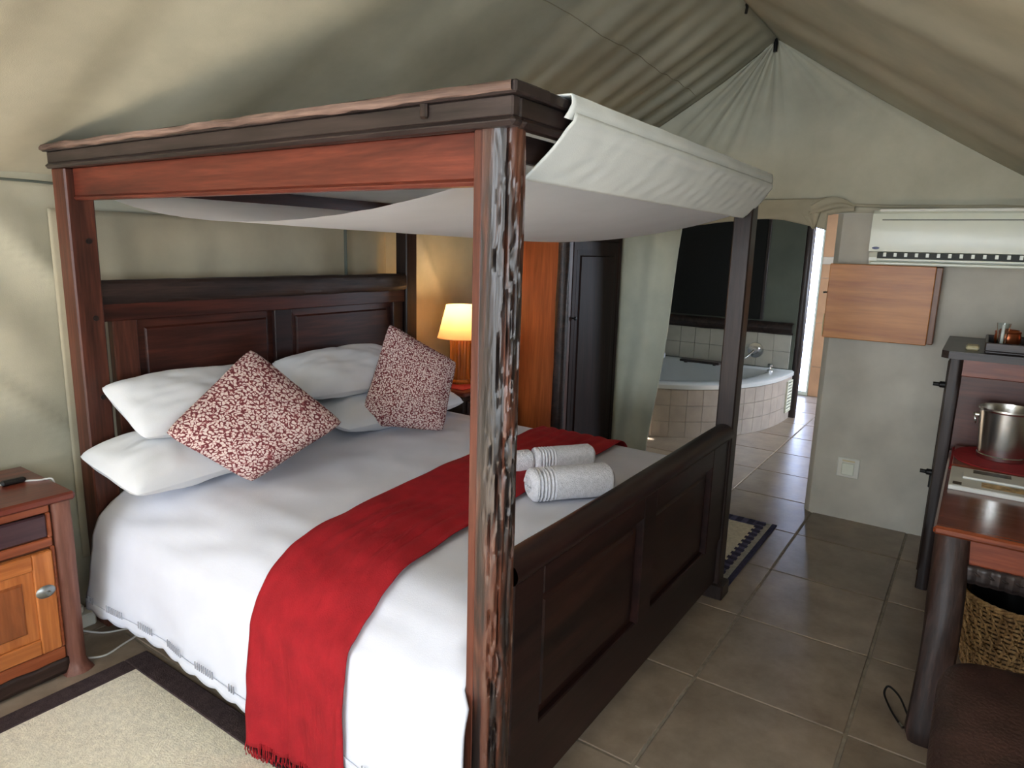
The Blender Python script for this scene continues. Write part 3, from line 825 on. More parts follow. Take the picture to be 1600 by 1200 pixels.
# scalloped hem and drawn-thread stitching
hm = MB()
def hem(u, v):
    y = .19+(YD1-.20)*u; x, z = prof(.012, y); sc = .020+.014*abs(math.sin(y*26))
    return (x-.004, y, z-.004+.014-(sc+.014)*v)
hm.grid(hem, 260, 3); obj('scalloped_hem', hm, M_white_cloth, dv, solid=.004)
hs_ = MB()
k = 0; y = YD0+.04
while y < YD1-.04:
    if math.sin(y*31) > -.1 and not (.53 < y < 1.09):
        x, z = prof(.035, y, .013); hs_.box((x-.0015, y, z-.014), (x+.002, y+.0035, z+.014), .0005)
    y += .0125
tag(obj('hem_stitching', hs_, plain('stitch_grey', (150, 152, 160), .9), dv, smooth=False), kind='stuff')

# red runner
def ry(t, lo):
    f = min(1, max(0, t/(TOT*.85)))
    a = .585+.115*f; b = 1.02+.16*f
    wob = .012*nz(t*3, 1 if lo else 5, 0)
    return (a if lo else b)+wob
def run(u, v):
    t = -.115+u*(TOT-.05+.115); y0 = ry(t, True); y1 = ry(t, False); y = y0+(y1-y0)*v
    if t < 0:
        x, z = prof(0.001, y, .014); z += t; x += .02*t
    else: x, z = prof(t, y, .014)
    w = .010*math.sin(v*19+2.5*nz(t*1.5, v*3, 0))*(.5+nz(t*2, 2, 0))+.004*math.sin(v*31+t*3)*max(0, 1-t/1.2)
    tx = 1 if t < SIDE else 0
    fz = .006
    return (x-abs(w)*tx, y, z+abs(w)*(1-tx)+fz*(1-tx))
ro = obj('bed_runner', MB().grid(run, 150, 40), M_red, solid=.004); tag(ro, 'red cloth bed runner draped across the white duvet', 'bed runner')
fr3 = MB()
for k in range(64):
    y = ry(0, True)+.004+(ry(0, False)-ry(0, True)-.008)*k/63
    x, z = prof(.001, y, .014); z -= .112; x -= .003
    x0 = x+random.uniform(-.002, .002); l = random.uniform(.040, .052)
    z = max(z, l+.016)
    fr3.tube([(x0, y, z+.012), (x0-.003+random.uniform(-.004, .004), y+random.uniform(-.004, .004), z-l*.5), (x0+random.uniform(-.006, .006), y+random.uniform(-.006, .006), z-l)], .0022, 5)
tag(obj('fringe', fr3, M_red, ro), kind='stuff')

# pillows and cushions ---------------------------------------------------
def pillow(name, c, th, mat, label, cat, group=None, pw_=.48, nu=44, seed=0, wr=.012, pinch=.05, flange=0, us=None, droop=0, bias=.5):
    A, B_, C_, D_ = [Vector(p) for p in c]
    nrm = (B_-A).cross(D_-A).normalized()
    mb = MB(); mb.uv = {}
    la = (B_-A).length; lb = (D_-A).length
    def pt(u, v, s):
        # pull the edge mid-points in so the corners stand out
        uu = u*2-1; vv = v*2-1
        u2 = .5+.5*uu*(1-pinch*(1-vv*vv)); v2 = .5+.5*vv*(1-pinch*(1-uu*uu))
        k_ = 1-.07*(uu*uu*vv*vv)**2; u2 = .5+(u2-.5)*k_; v2 = .5+(v2-.5)*k_
        p = A*(1-u2)*(1-v2)+B_*u2*(1-v2)+C_*u2*v2+D_*(1-u2)*v2
        e = max(0, (1-abs(uu)**2.4))*max(0, (1-abs(vv)**2.4))
        h = th*(e**pw_)
        w = wr*(nz(u*4+seed, v*4, s)+.5*nz(u*9+seed, v*9, s))*min(1, e*3)
        return p+nrm*(s*h*(bias if s > 0 else 1-bias)+w*s)
    n = nu
    for s in (1, -1):
        n0 = len(mb.v)
        for j in range(n+1):
            for i in range(n+1):
                mb.uv[len(mb.v)] = (i/n*la+(0 if s > 0 else 3.3), j/n*lb); mb.v.append(pt(i/n, j/n, s))
        for j in range(n):
            for i in range(n):
                a = n0+j*(n+1)+i; q = [a, a+1, a+n+2, a+n+1]
                mb.f.append(q if s > 0 else q[::-1])
    o = obj(name, mb, mat, ang=80); tag(o, label, cat, group)
    return o, pt
pillow('pillow', [(-1.24, 1.73, .70), (-.56, 1.72, .72), (-.56, 2.13, .78), (-1.27, 2.13, .79)], .20, M_pillow, 'white pillow at the bottom left, overhanging the bed edge near the nightstand', 'pillow', 'bed pillows', seed=1, bias=.6)
pillow('pillow', [(-1.15, 1.83, .88), (-.44, 1.80, .87), (-.44, 2.14, 1.04), (-1.16, 2.14, 1.05)], .19, M_pillow, 'white upper pillow behind the diamond-set cushion', 'pillow', 'bed pillows', seed=5, bias=.55)
pillow('pillow', [(-.22, 1.73, .74), (.76, 1.74, .72), (.76, 2.12, .77), (-.22, 2.13, .79)], .19, M_pillow, 'white lower pillow on the lamp side of the bed', 'pillow', 'bed pillows', seed=9, bias=.55)
pillow('pillow', [(-.36, 1.87, .90), (.42, 1.84, .88), (.42, 2.14, 1.06), (-.36, 2.14, 1.05)], .19, M_pillow, 'white upper pillow behind the right-hand patterned cushion', 'pillow', 'bed pillows', seed=13, bias=.55)
cL = [(-.85, 1.585, .675), (-.45, 1.46, .875), (-.635, 1.86, 1.195), (-1.10, 1.78, .905)]
pillow('cushion', cL, .20, M_cush, 'red and white printed cushion standing on its corner', 'cushion', 'printed cushions', pw_=.42, seed=21, wr=.006, pinch=.045, bias=.6)
cR = [(-.045, 1.86, .705), (.25, 1.50, .675), (.42, 1.55, 1.03), (.175, 1.83, 1.25)]
pillow('cushion', cR, .18, M_cush, 'red and white printed cushion upright beside the bedside lamp', 'cushion', 'printed cushions', pw_=.42, seed=25, wr=.006, pinch=.06, bias=.6)

# towels -------------------------------------------------------------------
def towel(c, d, L, rx, rz, label, seed):
    d = Vector(d).normalized(); n_ = Vector((-d.y, d.x, 0)); c = Vector(c)
    root = thing('rolled_towel', c, label, 'towel', 'rolled towels on the bed')
    mb = MB(); rings = []
    nst = 110
    for k in range(nst+1):
        t = k/nst; e = min(t, 1-t)*L
        sc = 1-.35*max(0, 1-e/.02)**2
        rib = 0
        s_ = t*L
        if .025 < s_ < .095: rib = .0042*math.cos((s_-.025)/.07*2*PI*5)-.003
        ring = []
        for i in range(36):
            a = 2*PI*i/36; cc_, ss = math.cos(a), math.sin(a)
            f = (abs(cc_)**2.6+abs(ss)**2.6)**(-1/2.6)
            r_ = f*sc*(1+.03*nz(cc_*2+seed, ss*2, t*4))
            p = c+d*(s_-L/2)+n_*(cc_*r_*(rx+rib))+Vector((0, 0, rz+ss*r_*(rz+rib)))
            ring.append(p)
        rings.append(ring)
    mb.loft(rings); obj('roll', mb, M_towel, root, ang=60)
    sp = MB(); pts = []
    for k in range(60):
        a = k*.32; f = .95-.85*k/60
        pts.append(c-d*(L/2+.001)+n_*(math.cos(a)*rx*.62*f)+Vector((0, 0, rz+math.sin(a)*rz*.62*f)))
    sp.tube(pts, .0035, 5); obj('rolled_end', sp, M_towel, root)
towel((-.175, .502, .684), (.78, -.62, 0), .345, .070, .062, 'largest rolled white towel in front of the two smaller rolls', 2)
towel((.115, .705, .684), (.80, -.60, 0), .29, .052, .050, 'smaller rolled white towel, right of the two behind', 6)
towel((-.075, .845, .684), (.80, -.60, 0), .19, .048, .047, 'smallest rolled white towel, half hidden behind the log post', 9)

# ================================================================== NIGHTSTAND by the canvas wall
ns = thing('nightstand', (-1.65, 2.12, 0), 'wooden bedside cabinet with an orange door at the left edge', 'nightstand')
NX0, NX1, NF, NB = -1.98, -1.375, 1.945, 2.36
obj('body', bx((NX0+.02, NF+.02, .10), (NX1-.02, NB, .69)), M_ns_z, ns)
obj('top', bx((NX0-.02, NF-.035, .690), (NX1+.018, NB+.01, .722), .008), M_ns_top, ns)
obj('top_rail', bx((NX0+.05, NF-.002, .655), (NX1-.06, NF+.03, .690)), M_ns_x, ns)
obj('rail', bx((NX0+.05, NF-.004, .525), (NX1-.06, NF+.03, .560)), M_ns_x, ns)
dr = obj('drawer', bx((NX0+.055, NF-.010, .566), (NX1-.075, NF+.02, .652), .006), M_drawer, ns)
obj('drawer_side_strip', bx((NX1-.074, NF-.004, .56), (NX1-.058, NF+.02, .655)), M_ns_x, ns)
do = obj('door', bx((NX0+.055, NF-.002, .125), (NX1-.070, NF+.02, .515)), M_orange_z, ns)
obj('door_stile', bx((NX1-.135, NF-.014, .125), (NX1-.070, NF, .515)), M_orange_z, do)
obj('door_stile', bx((NX0+.055, NF-.014, .125), (NX0+.12, NF, .515)), M_orange_z, do)
obj('door_rail', bx((NX0+.12, NF-.014, .455), (NX1-.135, NF, .515)), M_orange_x, do)
obj('door_rail', bx((NX0+.12, NF-.014, .125), (NX1-.135, NF, .185)), M_orange_x, do)
panel(do, NX0+.12, NX1-.135, .185, .455, NF-.004, .006, M_ns_panel, 'door_panel')
la = MB()
la.lathe((0, 0, 0), [(.001, 0), (.024, 0), (.026, .003), (.02, .008), (.001, .012)], 18)
for i, p in enumerate(la.v): la.v[i] = Vector((NX1-.105+p.x*1.25, NF-.014-p.z, .365+p.y*.95))
lt = obj('latch', la, M_tin, do)
obj('latch_knob', MB().cyl((NX1-.100, NF-.022, .362), (NX1-.100, NF-.038, .362), .009, .007, 12), M_tin, lt)
obj('stile_strip', bx((NX1-.069, NF-.004, .12), (NX1-.055, NF+.02, .525)), M_ns_x, ns)
def nleg(x, y, seed):
    rg = []
    for k in range(30):
        z = .69*k/29; r = .032+.022*max(0, 1-z/.05)**1.5
        rg.append(logring(x, y, z, r, 20, seed, .45, .10))
    return obj('leg', MB().loft(rg), M_ns_z, ns)
nleg(NX1-.022, NF+.012, 1); nleg(NX0+.022, NF+.012, 6); nleg(NX1-.022, NB-.03, 9); nleg(NX0+.022, NB-.03, 14)
obj('plinth', bx((NX0+.05, NF+.0, .03), (NX1-.055, NF+.03, .115)), M_ns_x, ns)
pb = MB()
pb.grid(lambda u, v: (NX0+.05+u*(NX1-NX0-.10), NF-.008+.003*nz(u*8, v, 0), .012+.06*v+.006*nz(u*7, 3, 0)*v), 30, 4)
obj('bark_strip', pb, M_bark, ns, solid=.01)
cd = thing('lamp_cord', (-1.5, 2.05, .722), 'white lamp cord with a dark inline switch on the bedside cabinet', 'cord')
obj('wire', MB().tube([(-1.80, 2.08, .7255), (-1.66, 2.12, .7255), (-1.56, 2.15, .7255), (-1.49, 2.155, .730), (-1.43, 2.15, .7255), (-1.39, 2.12, .7255), (-1.372, 2.115, .7255), (-1.352, 2.10, .715), (-1.346, 2.10, .60)], .0035, 6, 6), M_cable, cd)
obj('inline_switch', MB().box((-1.505, 2.14, .7225), (-1.425, 2.166, .744), .007), M_black, cd)
ex = thing('extension_block', (-1.26, 2.30, 0), 'white plug adapter block on the floor behind the bedside cabinet', 'plug')
obj('block', bx((-1.30, 2.22, 0), (-1.20, 2.30, .06), .008), M_switch, ex)
obj('plug', bx((-1.285, 2.24, .06), (-1.235, 2.28, .10), .008), M_switch, ex)
obj('plug_cord', MB().tube([(-1.26, 2.26, .10), (-1.265, 2.255, .15), (-1.29, 2.25, .16), (-1.33, 2.27, .10), (-1.34, 2.30, .0)], .004, 6, 5), M_cable, ex)
fc = obj('floor_cable', MB().tube([(-1.27, 2.215, .005), (-1.22, 2.12, .005), (-1.13, 2.06, .005), (-1.14, 2.00, .005), (-1.22, 1.97, .005), (-1.30, 1.95, .005), (-1.36, 2.0, .005)], .004, 6, 6), M_cable)
tag(fc, 'white cable looping over the floor beside the bedside cabinet', 'cable')

# rugs ---------------------------------------------------------------------
r1 = thing('rug', (-1.6, 1.0, 0), 'cream woven rug with a dark brown border beside the bed', 'rug')
RX0, RX1, RYa, RYb = -2.0, -1.185, .15, 1.845
def rugsurf(x0, x1, y0, y1, h, nx=20, ny=30):
    def f(u, v):
        x = x0+u*(x1-x0); y = y0+v*(y1-y0); return (x, y, h+.0025*nz(x*5, y*5, 0)+.0015)
    return MB().grid(f, nx, ny)
obj('field', MB().box((RX0+.085, RYa+.085, 0), (RX1-.085, RYb-.085, .010), .003), M_rug, r1)
obj('border', MB().box((RX1-.088, RYa, 0), (RX1, RYb, .013), .004), M_rug_border, r1)
obj('border', MB().box((RX0, RYa, 0), (RX0+.088, RYb, .013), .004), M_rug_border, r1)
obj('border', MB().box((RX0+.087, RYb-.088, 0), (RX1-.087, RYb, .013), .004), M_rug_border, r1)
obj('border', MB().box((RX0+.087, RYa, 0), (RX1-.087, RYa+.088, .013), .004), M_rug_border, r1)
r2 = thing('rug', (1.3, .45, 0), 'pale rug with a blue patterned border on the far side of the bed', 'rug')
obj('field', bx((.80, .22, 0), (1.70, .90, .008), .003), M_rug, r2)
obj('border', bx((.775, .185, 0), (1.79, .222, .009), .003), M_rug_blue, r2)
obj('border', bx((.775, .150, 0), (1.79, .186, .009), .003), M_rug_pale, r2)
obj('border', bx((.775, .122, 0), (1.79, .151, .010), .003), M_rug_navy, r2)
obj('border', bx((1.70, .222, 0), (1.79, .90, .009), .003), M_rug_blue, r2)
tb = None
for i in range(15):
    x = .80+i*.066
    w = MB().prism([(x, .178), (x+.034, .178), (x+.044, .232), (x+.010, .232)], .009, .0105); obj('woven_block', w, M_rug_navy, r2, smooth=False)
for i in range(9):
    y = .25+i*.07
    w = MB().prism([(1.705, y), (1.785, y), (1.785, y+.035), (1.705, y+.035)], .009, .0105); obj('woven_block', w, M_rug_navy, r2, smooth=False)

# ================================================================== LAMP SIDE
n2 = thing('nightstand', (1.09, 2.08, 0), 'dark bedside cabinet under the lit lamp', 'nightstand')
obj('top', bx((.84, 1.84, .715), (1.33, 2.34, .745), .008), M_ns_top, n2)
obj('body', bx((.87, 1.87, .10), (1.30, 2.32, .715)), M_dark_z, n2)
d2 = obj('drawer', bx((.90, 1.855, .56), (1.27, 1.87, .68), .005), M_bed_x, n2); obj('knob', MB().cyl((1.085, 1.856, .62), (1.085, 1.835, .62), .012, .015, 12), M_iron, d2)
obj('door', bx((.90, 1.855, .15), (1.27, 1.87, .53), .005), M_bed_z, n2)
for (x, y) in ((.89, 1.885), (1.28, 1.885), (.89, 2.30), (1.28, 2.30)): obj('leg', bx((x-.02, y-.015, 0), (x+.02, y+.02, .12)), M_dark_z, n2)
clm = obj('table_mat', MB().box((.90, 1.90, .745), (1.28, 2.26, .749), .001), M_redmat); tag(clm, 'red cloth mat under the bedside lamp', 'mat')
LX, LY, LZ = 1.10, 2.08, .749
lp = thing('table_lamp', (LX, LY, LZ), 'lit table lamp with a cream shade and wooden column base', 'lamp')
hexp = lambda r, z, n=8: [(LX+r*math.cos(2*PI*(k+.5)/n), LY+r*math.sin(2*PI*(k+.5)/n), LZ+z) for k in range(n)]
obj('base', MB().loft([hexp(.098, 0), hexp(.10, .012), hexp(.085, .026)]), M_lamp_wood, lp, smooth=False)
st = obj('column', MB().loft([hexp(.066, .026), hexp(.066, .30)]), M_lamp_wood, lp, smooth=False)
for k in range(8):
    a = 2*PI*k/8; x = LX+.062*math.cos(a); y = LY+.062*math.sin(a)
    obj('stave', MB().cyl((x, y, LZ+.026), (x, y, LZ+.30), .012, n=10), M_lamp_wood, st)
sh_ = MB()
prof_s = [(.155, .285), (.100, .52)]
sh_.grid(lambda u, v: (LX+(.155-.055*v)*math.cos(2*PI*u), LY+(.155-.055*v)*math.sin(2*PI*u), LZ+.300+.215*v), 48, 6, closed_u=True)
obj('shade', sh_, M_shade, lp)
obj('shade_trim', MB().tube([(LX+.155*math.cos(2*PI*k/48), LY+.155*math.sin(2*PI*k/48), LZ+.300) for k in range(49)], .003, 6), M_shade, lp)
obj('bulb', MB().lathe((LX, LY, LZ+.34), [(.008, 0), (.014, .02), (.028, .05), (.030, .07), (.018, .095), (.002, .10)], 16), M_bulb, lp)
obj('switch_knob', MB().cyl((LX+.06, LY-.06, LZ+.045), (LX+.085, LY-.085, LZ+.045), .010, n=12), M_iron, lp)
pd = bpy.data.lights.new('bedside_lamp_light', 'POINT'); pd.energy = 5.5; pd.color = (1, .70, .38); pd.shadow_soft_size = .045
po = bpy.data.objects.new('bedside_lamp_light', pd); COL.objects.link(po); po.location = (LX, LY, LZ+.47)

# wardrobe
M_ward_e = wood('wardrobe_edge', (44, 22, 17), (92, 52, 40), 'z', .45, 12, .1)
wr = thing('wardrobe', (1.77, 1.8, 0), 'tall dark wooden wardrobe with a side painted as lamplit orange between lamp and curtain', 'wardrobe')
WX0, WX1, WY0, WY1, WZ = 1.355, 2.165, 1.45, 2.02, 1.80
obj('side_panel', bx((WX0, WY0+.04, .06), (WX0+.02, WY1, WZ-.04)), M_ward_lamplit, wr)
obj('side_panel', bx((WX1-.02, WY0+.04, .06), (WX1, WY1, WZ-.04)), M_ward, wr)
obj('back_panel', bx((WX0+.02, WY1-.02, .06), (WX1-.02, WY1, WZ-.04)), M_ward, wr)
obj('top_board', bx((WX0-.03, WY0-.03, WZ-.04), (WX1+.02, WY1, WZ)), M_ward_x, wr)
obj('plinth', bx((WX0+.02, WY0+.03, 0), (WX1-.01, WY1, .10)), M_ward_x, wr)
lg = MB().loft([logring(WX0+.025, WY0+.03, .09*k*(1.76/1.8), .040, 20, 4, .15, .16) for k in range(21)])
obj('corner_log', lg, M_bark, wr)
obj('front_stile', bx((WX0+.055, WY0+.005, .10), (WX0+.10, WY0+.04, WZ-.04)), M_ward_e, wr)
obj('front_stile', bx((WX1-.05, WY0+.005, .10), (WX1, WY0+.04, WZ-.04)), M_ward, wr)
wd = obj('door', bx((WX0+.105, WY0+.004, .12), (WX1-.055, WY0+.03, WZ-.10)), M_ward, wr)
panel(wd, WX0+.15, WX1-.10, .18, WZ-.16, WY0-.001, .006, M_ward, 'door_panel')
obj('door_rail', bx((WX0+.055, WY0+.003, WZ-.10), (WX1-.05, WY0+.03, WZ-.04)), M_ward_x, wr)
obj('knob', MB().lathe((0, 0, 0), [(.006, 0), (.006, .012), (.013, .018), (.012, .028), (.002, .031)], 14), M_iron, wd).data.transform(Matrix.Identity(4))
kb = [o for o in wd.children if o.name.startswith('knob')][0]
for v in kb.data.vertices:
    p = v.co + ORG[wd.name]; v.co = Vector((WX0+.125+p.x, WY0+.004-p.z, 1.20+p.y)) - ORG[wd.name]

# ================================================================== AIR CONDITIONER, KEY CABINET, SWITCH
ac = thing('air_conditioner', (2.09, -.56, 1.60), 'cream wall-mounted air conditioner above the key cabinet', 'air conditioner')
AY0, AY1 = -.95, -.165
AX = 1.985
def acsec(z):
    pass
sec = [(GX-.012, 1.905), (2.02, 1.905), (1.995, 1.885), (AX, 1.84), (AX-.004, 1.74), (AX+.002, 1.678), (AX+.03, 1.672), (AX+.05, 1.645), (AX+.05, 1.625), (2.06, 1.605), (GX-.012, 1.605)]
acb = MB().loft([[(x, AY1-.006 if k == 0 else AY0, z) for x, z in sec] for k in (0, 1)][::-1])
obj('body', acb, M_white_plastic, ac, ang=30)
obj('end_cap', MB().loft([[(x+.002, y, z) for x, z in sec] for y in (AY1-.02, AY1)]), M_white_plastic, ac, ang=30)
obj('top_grille', bx((2.0, AY0, 1.895), (2.15, AY1-.03, 1.912), .004), M_switch, ac)
obj('panel_line', bx((AX-.003, AY0, 1.848), (AX+.012, AY1-.05, 1.852), .001), M_dark_slot, ac)
obj('vent_slot', bx((AX+.012, AY0, 1.632), (AX+.05, AY1-.045, 1.672), .001), M_dark_slot, ac)
for k in range(14):
    y = AY1-.075-.052*k
    obj('vane', bx((AX+.006, y-.016, 1.650), (AX+.03, y, 1.672), .001), M_white_plastic, ac)
obj('louvre', MB().box((AX-.006, AY0, 1.628), (AX+.02, AY1-.045, 1.640), .003), M_white_plastic, ac)
obj('chin', bx((AX+.01, AY0, 1.604), (AX+.06, AY1-.01, 1.622), .006), M_white_plastic, ac)
lgo = MB().lathe((0, 0, 0), [(.001, .0), (.019, .0), (.019, .003), (.001, .0035)], 24)
for i, p in enumerate(lgo.v): lgo.v[i] = Vector((AX-.002-p.z, AY1-.035+p.x, 1.696+p.y*.38))
tag(obj('logo', lgo, M_logo, ac), 'small dark blue oval badge')
kc = thing('key_cabinet', (2.13, -.26, 1.16), 'light brown wooden wall cabinet below the air conditioner', 'cabinet')
obj('body', bx((2.085, -.535, 1.166), (GX-.01, .035, 1.598)), M_key_shade, kc)
kd = obj('door', bx((2.062, -.505, 1.160), (2.085, .040, 1.602), .004), M_key, kc)
obj('hinge_strip', bx((2.068, .040, 1.17), (2.10, .048, 1.30)), M_beige, kc)
obj('catch', MB().tube([(2.075, .04, 1.43), (2.07, .052, 1.432), (2.065, .062, 1.428)], .006, 8), M_chrome, kd)
sw = thing('wall_switch', (GX-.02, -.18, .34), 'square white wall switch low on the plastered wall', 'switch')
obj('plate', bx((GX-.022, -.243, .278), (GX-.0105, -.115, .405), .004), M_switch, sw)
obj('rocker', bx((GX-.030, -.215, .295), (GX-.021, -.143, .372), .004), M_white_plastic, sw)
obj('label_strip', bx((GX-.0235, -.215, .380), (GX-.0215, -.143, .390), .0005), M_beige, sw)

# ================================================================== DESK SIDE
cb = thing('fridge_cabinet', (1.78, -1.0, 0), 'tall dark wooden cabinet against the plastered wall', 'cabinet')
CX0, CX1, CY1, CY0, CZ = 1.42, 2.14, -.665, -1.40, 1.185
obj('side_panel', bx((CX0+.012, CY0, .05), (CX0+.03, CY1-.03, CZ-.07)), M_cab, cb)
obj('top_rail', bx((CX0, CY0, CZ-.085), (CX0+.03, CY1-.03, CZ)), M_red_wood, cb)
obj('side_panel', bx((CX1-.02, CY0, .05), (CX1, CY1-.03, CZ)), M_cab, cb)
obj('back_panel', bx((CX0+.03, CY0, .05), (CX1-.02, CY0+.02, CZ)), M_cab, cb)
tp2 = MB()
tp2.prism([(CX0-.05, CY0), (CX1+.02, CY0), (CX1+.02, CY1+.055), (CX0-.02, CY1+.055), (CX0-.05, CY1+.025)], CZ, CZ+.035)
obj('top', tp2, M_dark_y, cb, smooth=False)
lgc = MB().loft([logring(CX0+.012, CY1-.008, .0+CZ*k/24, .030, 18, 11, .5, .09) for k in range(25)])
obj('corner_post', lgc, M_dark_z, cb)
obj('corner_post', MB().loft([logring(CX1-.03, CY1-.008, CZ*k/24, .030, 18, 15, .5, .09) for k in range(25)]), M_dark_z, cb)
dd = obj('door', bx((CX0+.045, CY1-.03, .07), (CX1-.06, CY1+.012, CZ-.02)), M_dark_z, cb)
obj('door_frame_edge', bx((CX0+.045, CY1+.012, .07), (CX0+.11, CY1+.026, CZ-.02), .005), M_dark_z, dd)
for z in (1.045, .60):
    h = obj('hinge_peg', MB().tube([(CX0+.04, CY1+.02, z), (CX0+.04, CY1+.045, z), (CX0+.04, CY1+.050, z), (CX0+.04, CY1+.074, z)], lambda t: .016 if t < .5 else .010, 12), M_iron, dd)
obj('hasp', bx((CX0+.035, CY1+.005, .52), (CX0+.055, CY1+.032, .585)), M_iron, dd)
rm = obj('remote_control', MB().box((1.49, -.755, CZ+.035), (1.60, -.70, CZ+.055), .007), M_beige); tag(rm, 'small cream remote on the corner of the tall cabinet', 'remote')
tyo = thing('serving_tray', (1.62, -.95, CZ+.035), 'dark wooden tray with tea things on the tall cabinet', 'tray')
z0 = CZ+.035
obj('tray_base', bx((1.42, -1.25, z0), (1.86, -.775, z0+.012)), M_dark_y, tyo)
obj('tray_side', bx((1.42, -1.25, z0+.01), (1.432, -.775, z0+.05)), M_dark_y, tyo)
obj('tray_side', bx((1.848, -1.25, z0+.01), (1.86, -.775, z0+.05)), M_dark_y, tyo)
obj('tray_side', bx((1.432, -.787, z0+.01), (1.848, -.775, z0+.05)), M_dark_x, tyo)
obj('tray_side', bx((1.432, -1.25, z0+.01), (1.848, -1.238, z0+.05)), M_dark_x, tyo)
def jar(c, label, r, h):
    t = thing('copper_pot', c, label, 'pot')
    obj('bowl', MB().lathe(c, [(r*.6, 0), (r*.9, h*.15), (r, h*.5), (r*.92, h*.85), (r*.8, h), (r*.74, h), (r*.85, h*.8), (r*.9, h*.5), (r*.5, h*.1)], 24), M_copper, t)
    obj('band', MB().lathe((c[0], c[1], c[2]+h*.80), [(r*.95, 0), (r*.985, h*.06), (r*.95, h*.12)], 24), M_copper, t)
    return t
jar((1.66, -.86, z0+.012), 'round copper pot at the near end of the tea tray', .055, .085)
jar((1.72, -1.0, z0+.012), 'round copper pot behind the glass on the tea tray', .060, .10)
gs = thing('drinking_glass', (1.52, -.83, z0+.012), 'small clear glass holding a white sachet on the tea tray', 'glass')
obj('bowl', MB().lathe((1.52, -.835, z0+.012), [(.018, 0), (.019, .05), (.028, .125), (.026, .125), (.017, .05), (.015, .006)], 20), M_glass, gs)
obj('sachet', bx((1.515, -.842, z0+.02), (1.521, -.828, z0+.13), .002), M_paper, gs)
bg = obj('tea_sachet', MB().box((1.50, -1.02, z0+.012), (1.60, -.94, z0+.05), .012), M_paper); tag(bg, 'pale packet lying in the tea tray', 'sachet')

dk = thing('writing_desk', (.8, -1.05, 0), 'glossy reddish wooden writing desk with a thick log leg', 'desk')
DX0, DX1, DY1, DY0 = .20, 1.40, -.702, -1.40
obj('top', bx((DX0, DY0, .725), (DX1, DY1, .755), .008), M_desk, dk)
obj('end_rail', bx((DX0+.06, DY0+.03, .62), (DX0+.09, DY1-.10, .725)), M_red_wood, dk)
obj('front_rail', bx((DX0+.09, DY1-.07, .64), (DX1-.03, DY1-.04, .725)), M_red_wood, dk)
brd = MB()
brd.grid(lambda u, v: (DX0+.052+.004*math.sin(u*90), DY0+.03+u*(DY1-.10-DY0-.03), .565+.062*v+.005*nz(u*9, 0, 0)*(1-v)), 60, 4)
obj('carved_apron', brd, M_dark_y, dk, solid=.012)
rp = MB().tube([(DX0+.042+.003*math.sin(i*1.6), DY0+.04+i*.0095, .600+.004*math.cos(i*1.6)) for i in range(58)], .004, 6); obj('rope_carving', rp, M_dark_z, dk)
def desk_leg(x, y, lean, r, seed):
    rg = []
    for k in range(26):
        t = k/25; z = .725*t
        rr = r*(1-.10*t)*(.72+.28*min(1, z/.04+.25))
        rg.append(logring(x+lean*t+.012*math.sin(t*3+seed), y+.008*math.sin(t*4+seed), z, rr, 22, seed, .35, .10))
    obj('leg', MB().loft(rg), M_leg, dk)
desk_leg(.135, -.765, .155, .058, 3); desk_leg(.28, -1.33, .0, .05, 8); desk_leg(1.33, -.77, 0, .045, 12); desk_leg(1.33, -1.33, 0, .05, 17)
# ice bucket on red mat
mt_ = MB(); n_ = 40
mt_.loft([[(1.21+.215*math.copysign(abs(math.cos(2*PI*k/n_))**.8, math.cos(2*PI*k/n_)), -.955+.235*math.copysign(abs(math.sin(2*PI*k/n_))**.8, math.sin(2*PI*k/n_)), .775+dz) for k in range(n_)] for dz in (0, .004)])
rmo = obj('place_mat', mt_, M_redmat); tag(rmo, 'oval red mat under the ice bucket', 'mat')
fo = thing('guest_folder', (1.05, -.96, .755), 'dark red folder lying flat under the oval mat on the desk', 'folder')
obj('cover', bx((1.0, -1.20, .755), (1.385, -.712, .762), .002), M_redmat, fo); obj('pages', bx((1.01, -1.19, .762), (1.38, -.722, .775), .002), M_red_wood, fo)
bk = thing('ice_bucket', (1.23, -.895, .779), 'shiny steel ice bucket with ring handles on the red mat', 'bucket')
c = (1.23, -.895, .779)
obj('pail', MB().lathe(c, [(.086, 0), (.091, .004), (.093, .02), (.090, .024), (.107, .215), (.113, .222), (.113, .230), (.107, .230), (.104, .215), (.087, .03), (.01, .028)], 44), M_steel, bk, ang=30)
for s in (1, -1):
    yy = c[1]+s*.106; 
    h = obj('handle_lug', MB().cyl((c[0], yy-s*.006, c[2]+.185), (c[0], yy+s*.014, c[2]+.185), .012, .010, 14), M_steel, bk)
    obj('ring', MB().tube([(c[0]+.022*math.cos(2*PI*k/24), yy+s*(.010+.006*math.sin(2*PI*k/24)), c[2]+.168+.022*math.sin(2*PI*k/24)) for k in range(25)], .0042, 8), M_steel, h)
mg = thing('magazine', (.80, -.95, .755), 'white printed magazine at the front of the desk', 'magazine')
obj('pages', bx((.68, -1.20, .755), (.985, -.722, .772), .002), M_paper, mg)
pg = MB().box((.685, -1.19, .772), (.98, -.727, .7735), .0003); obj('cover', pg, M_paper, mg)
obj('photo_block', bx((.90, -.93, .7735), (.965, -.80, .7742), .0001), M_print2, mg)
obj('photo_block', bx((.72, -1.03, .7735), (.79, -.83, .7742), .0001), M_print1, mg)
obj('photo_block', bx((.70, -.765, .7735), (.74, -.735, .7742), .0001), M_print2, mg)
lf = obj('leaflet', MB().box((.80, -1.0, .7745), (.875, -.765, .784), .002), M_paper); tag(lf, 'narrow white leaflet lying on the magazine', 'leaflet')

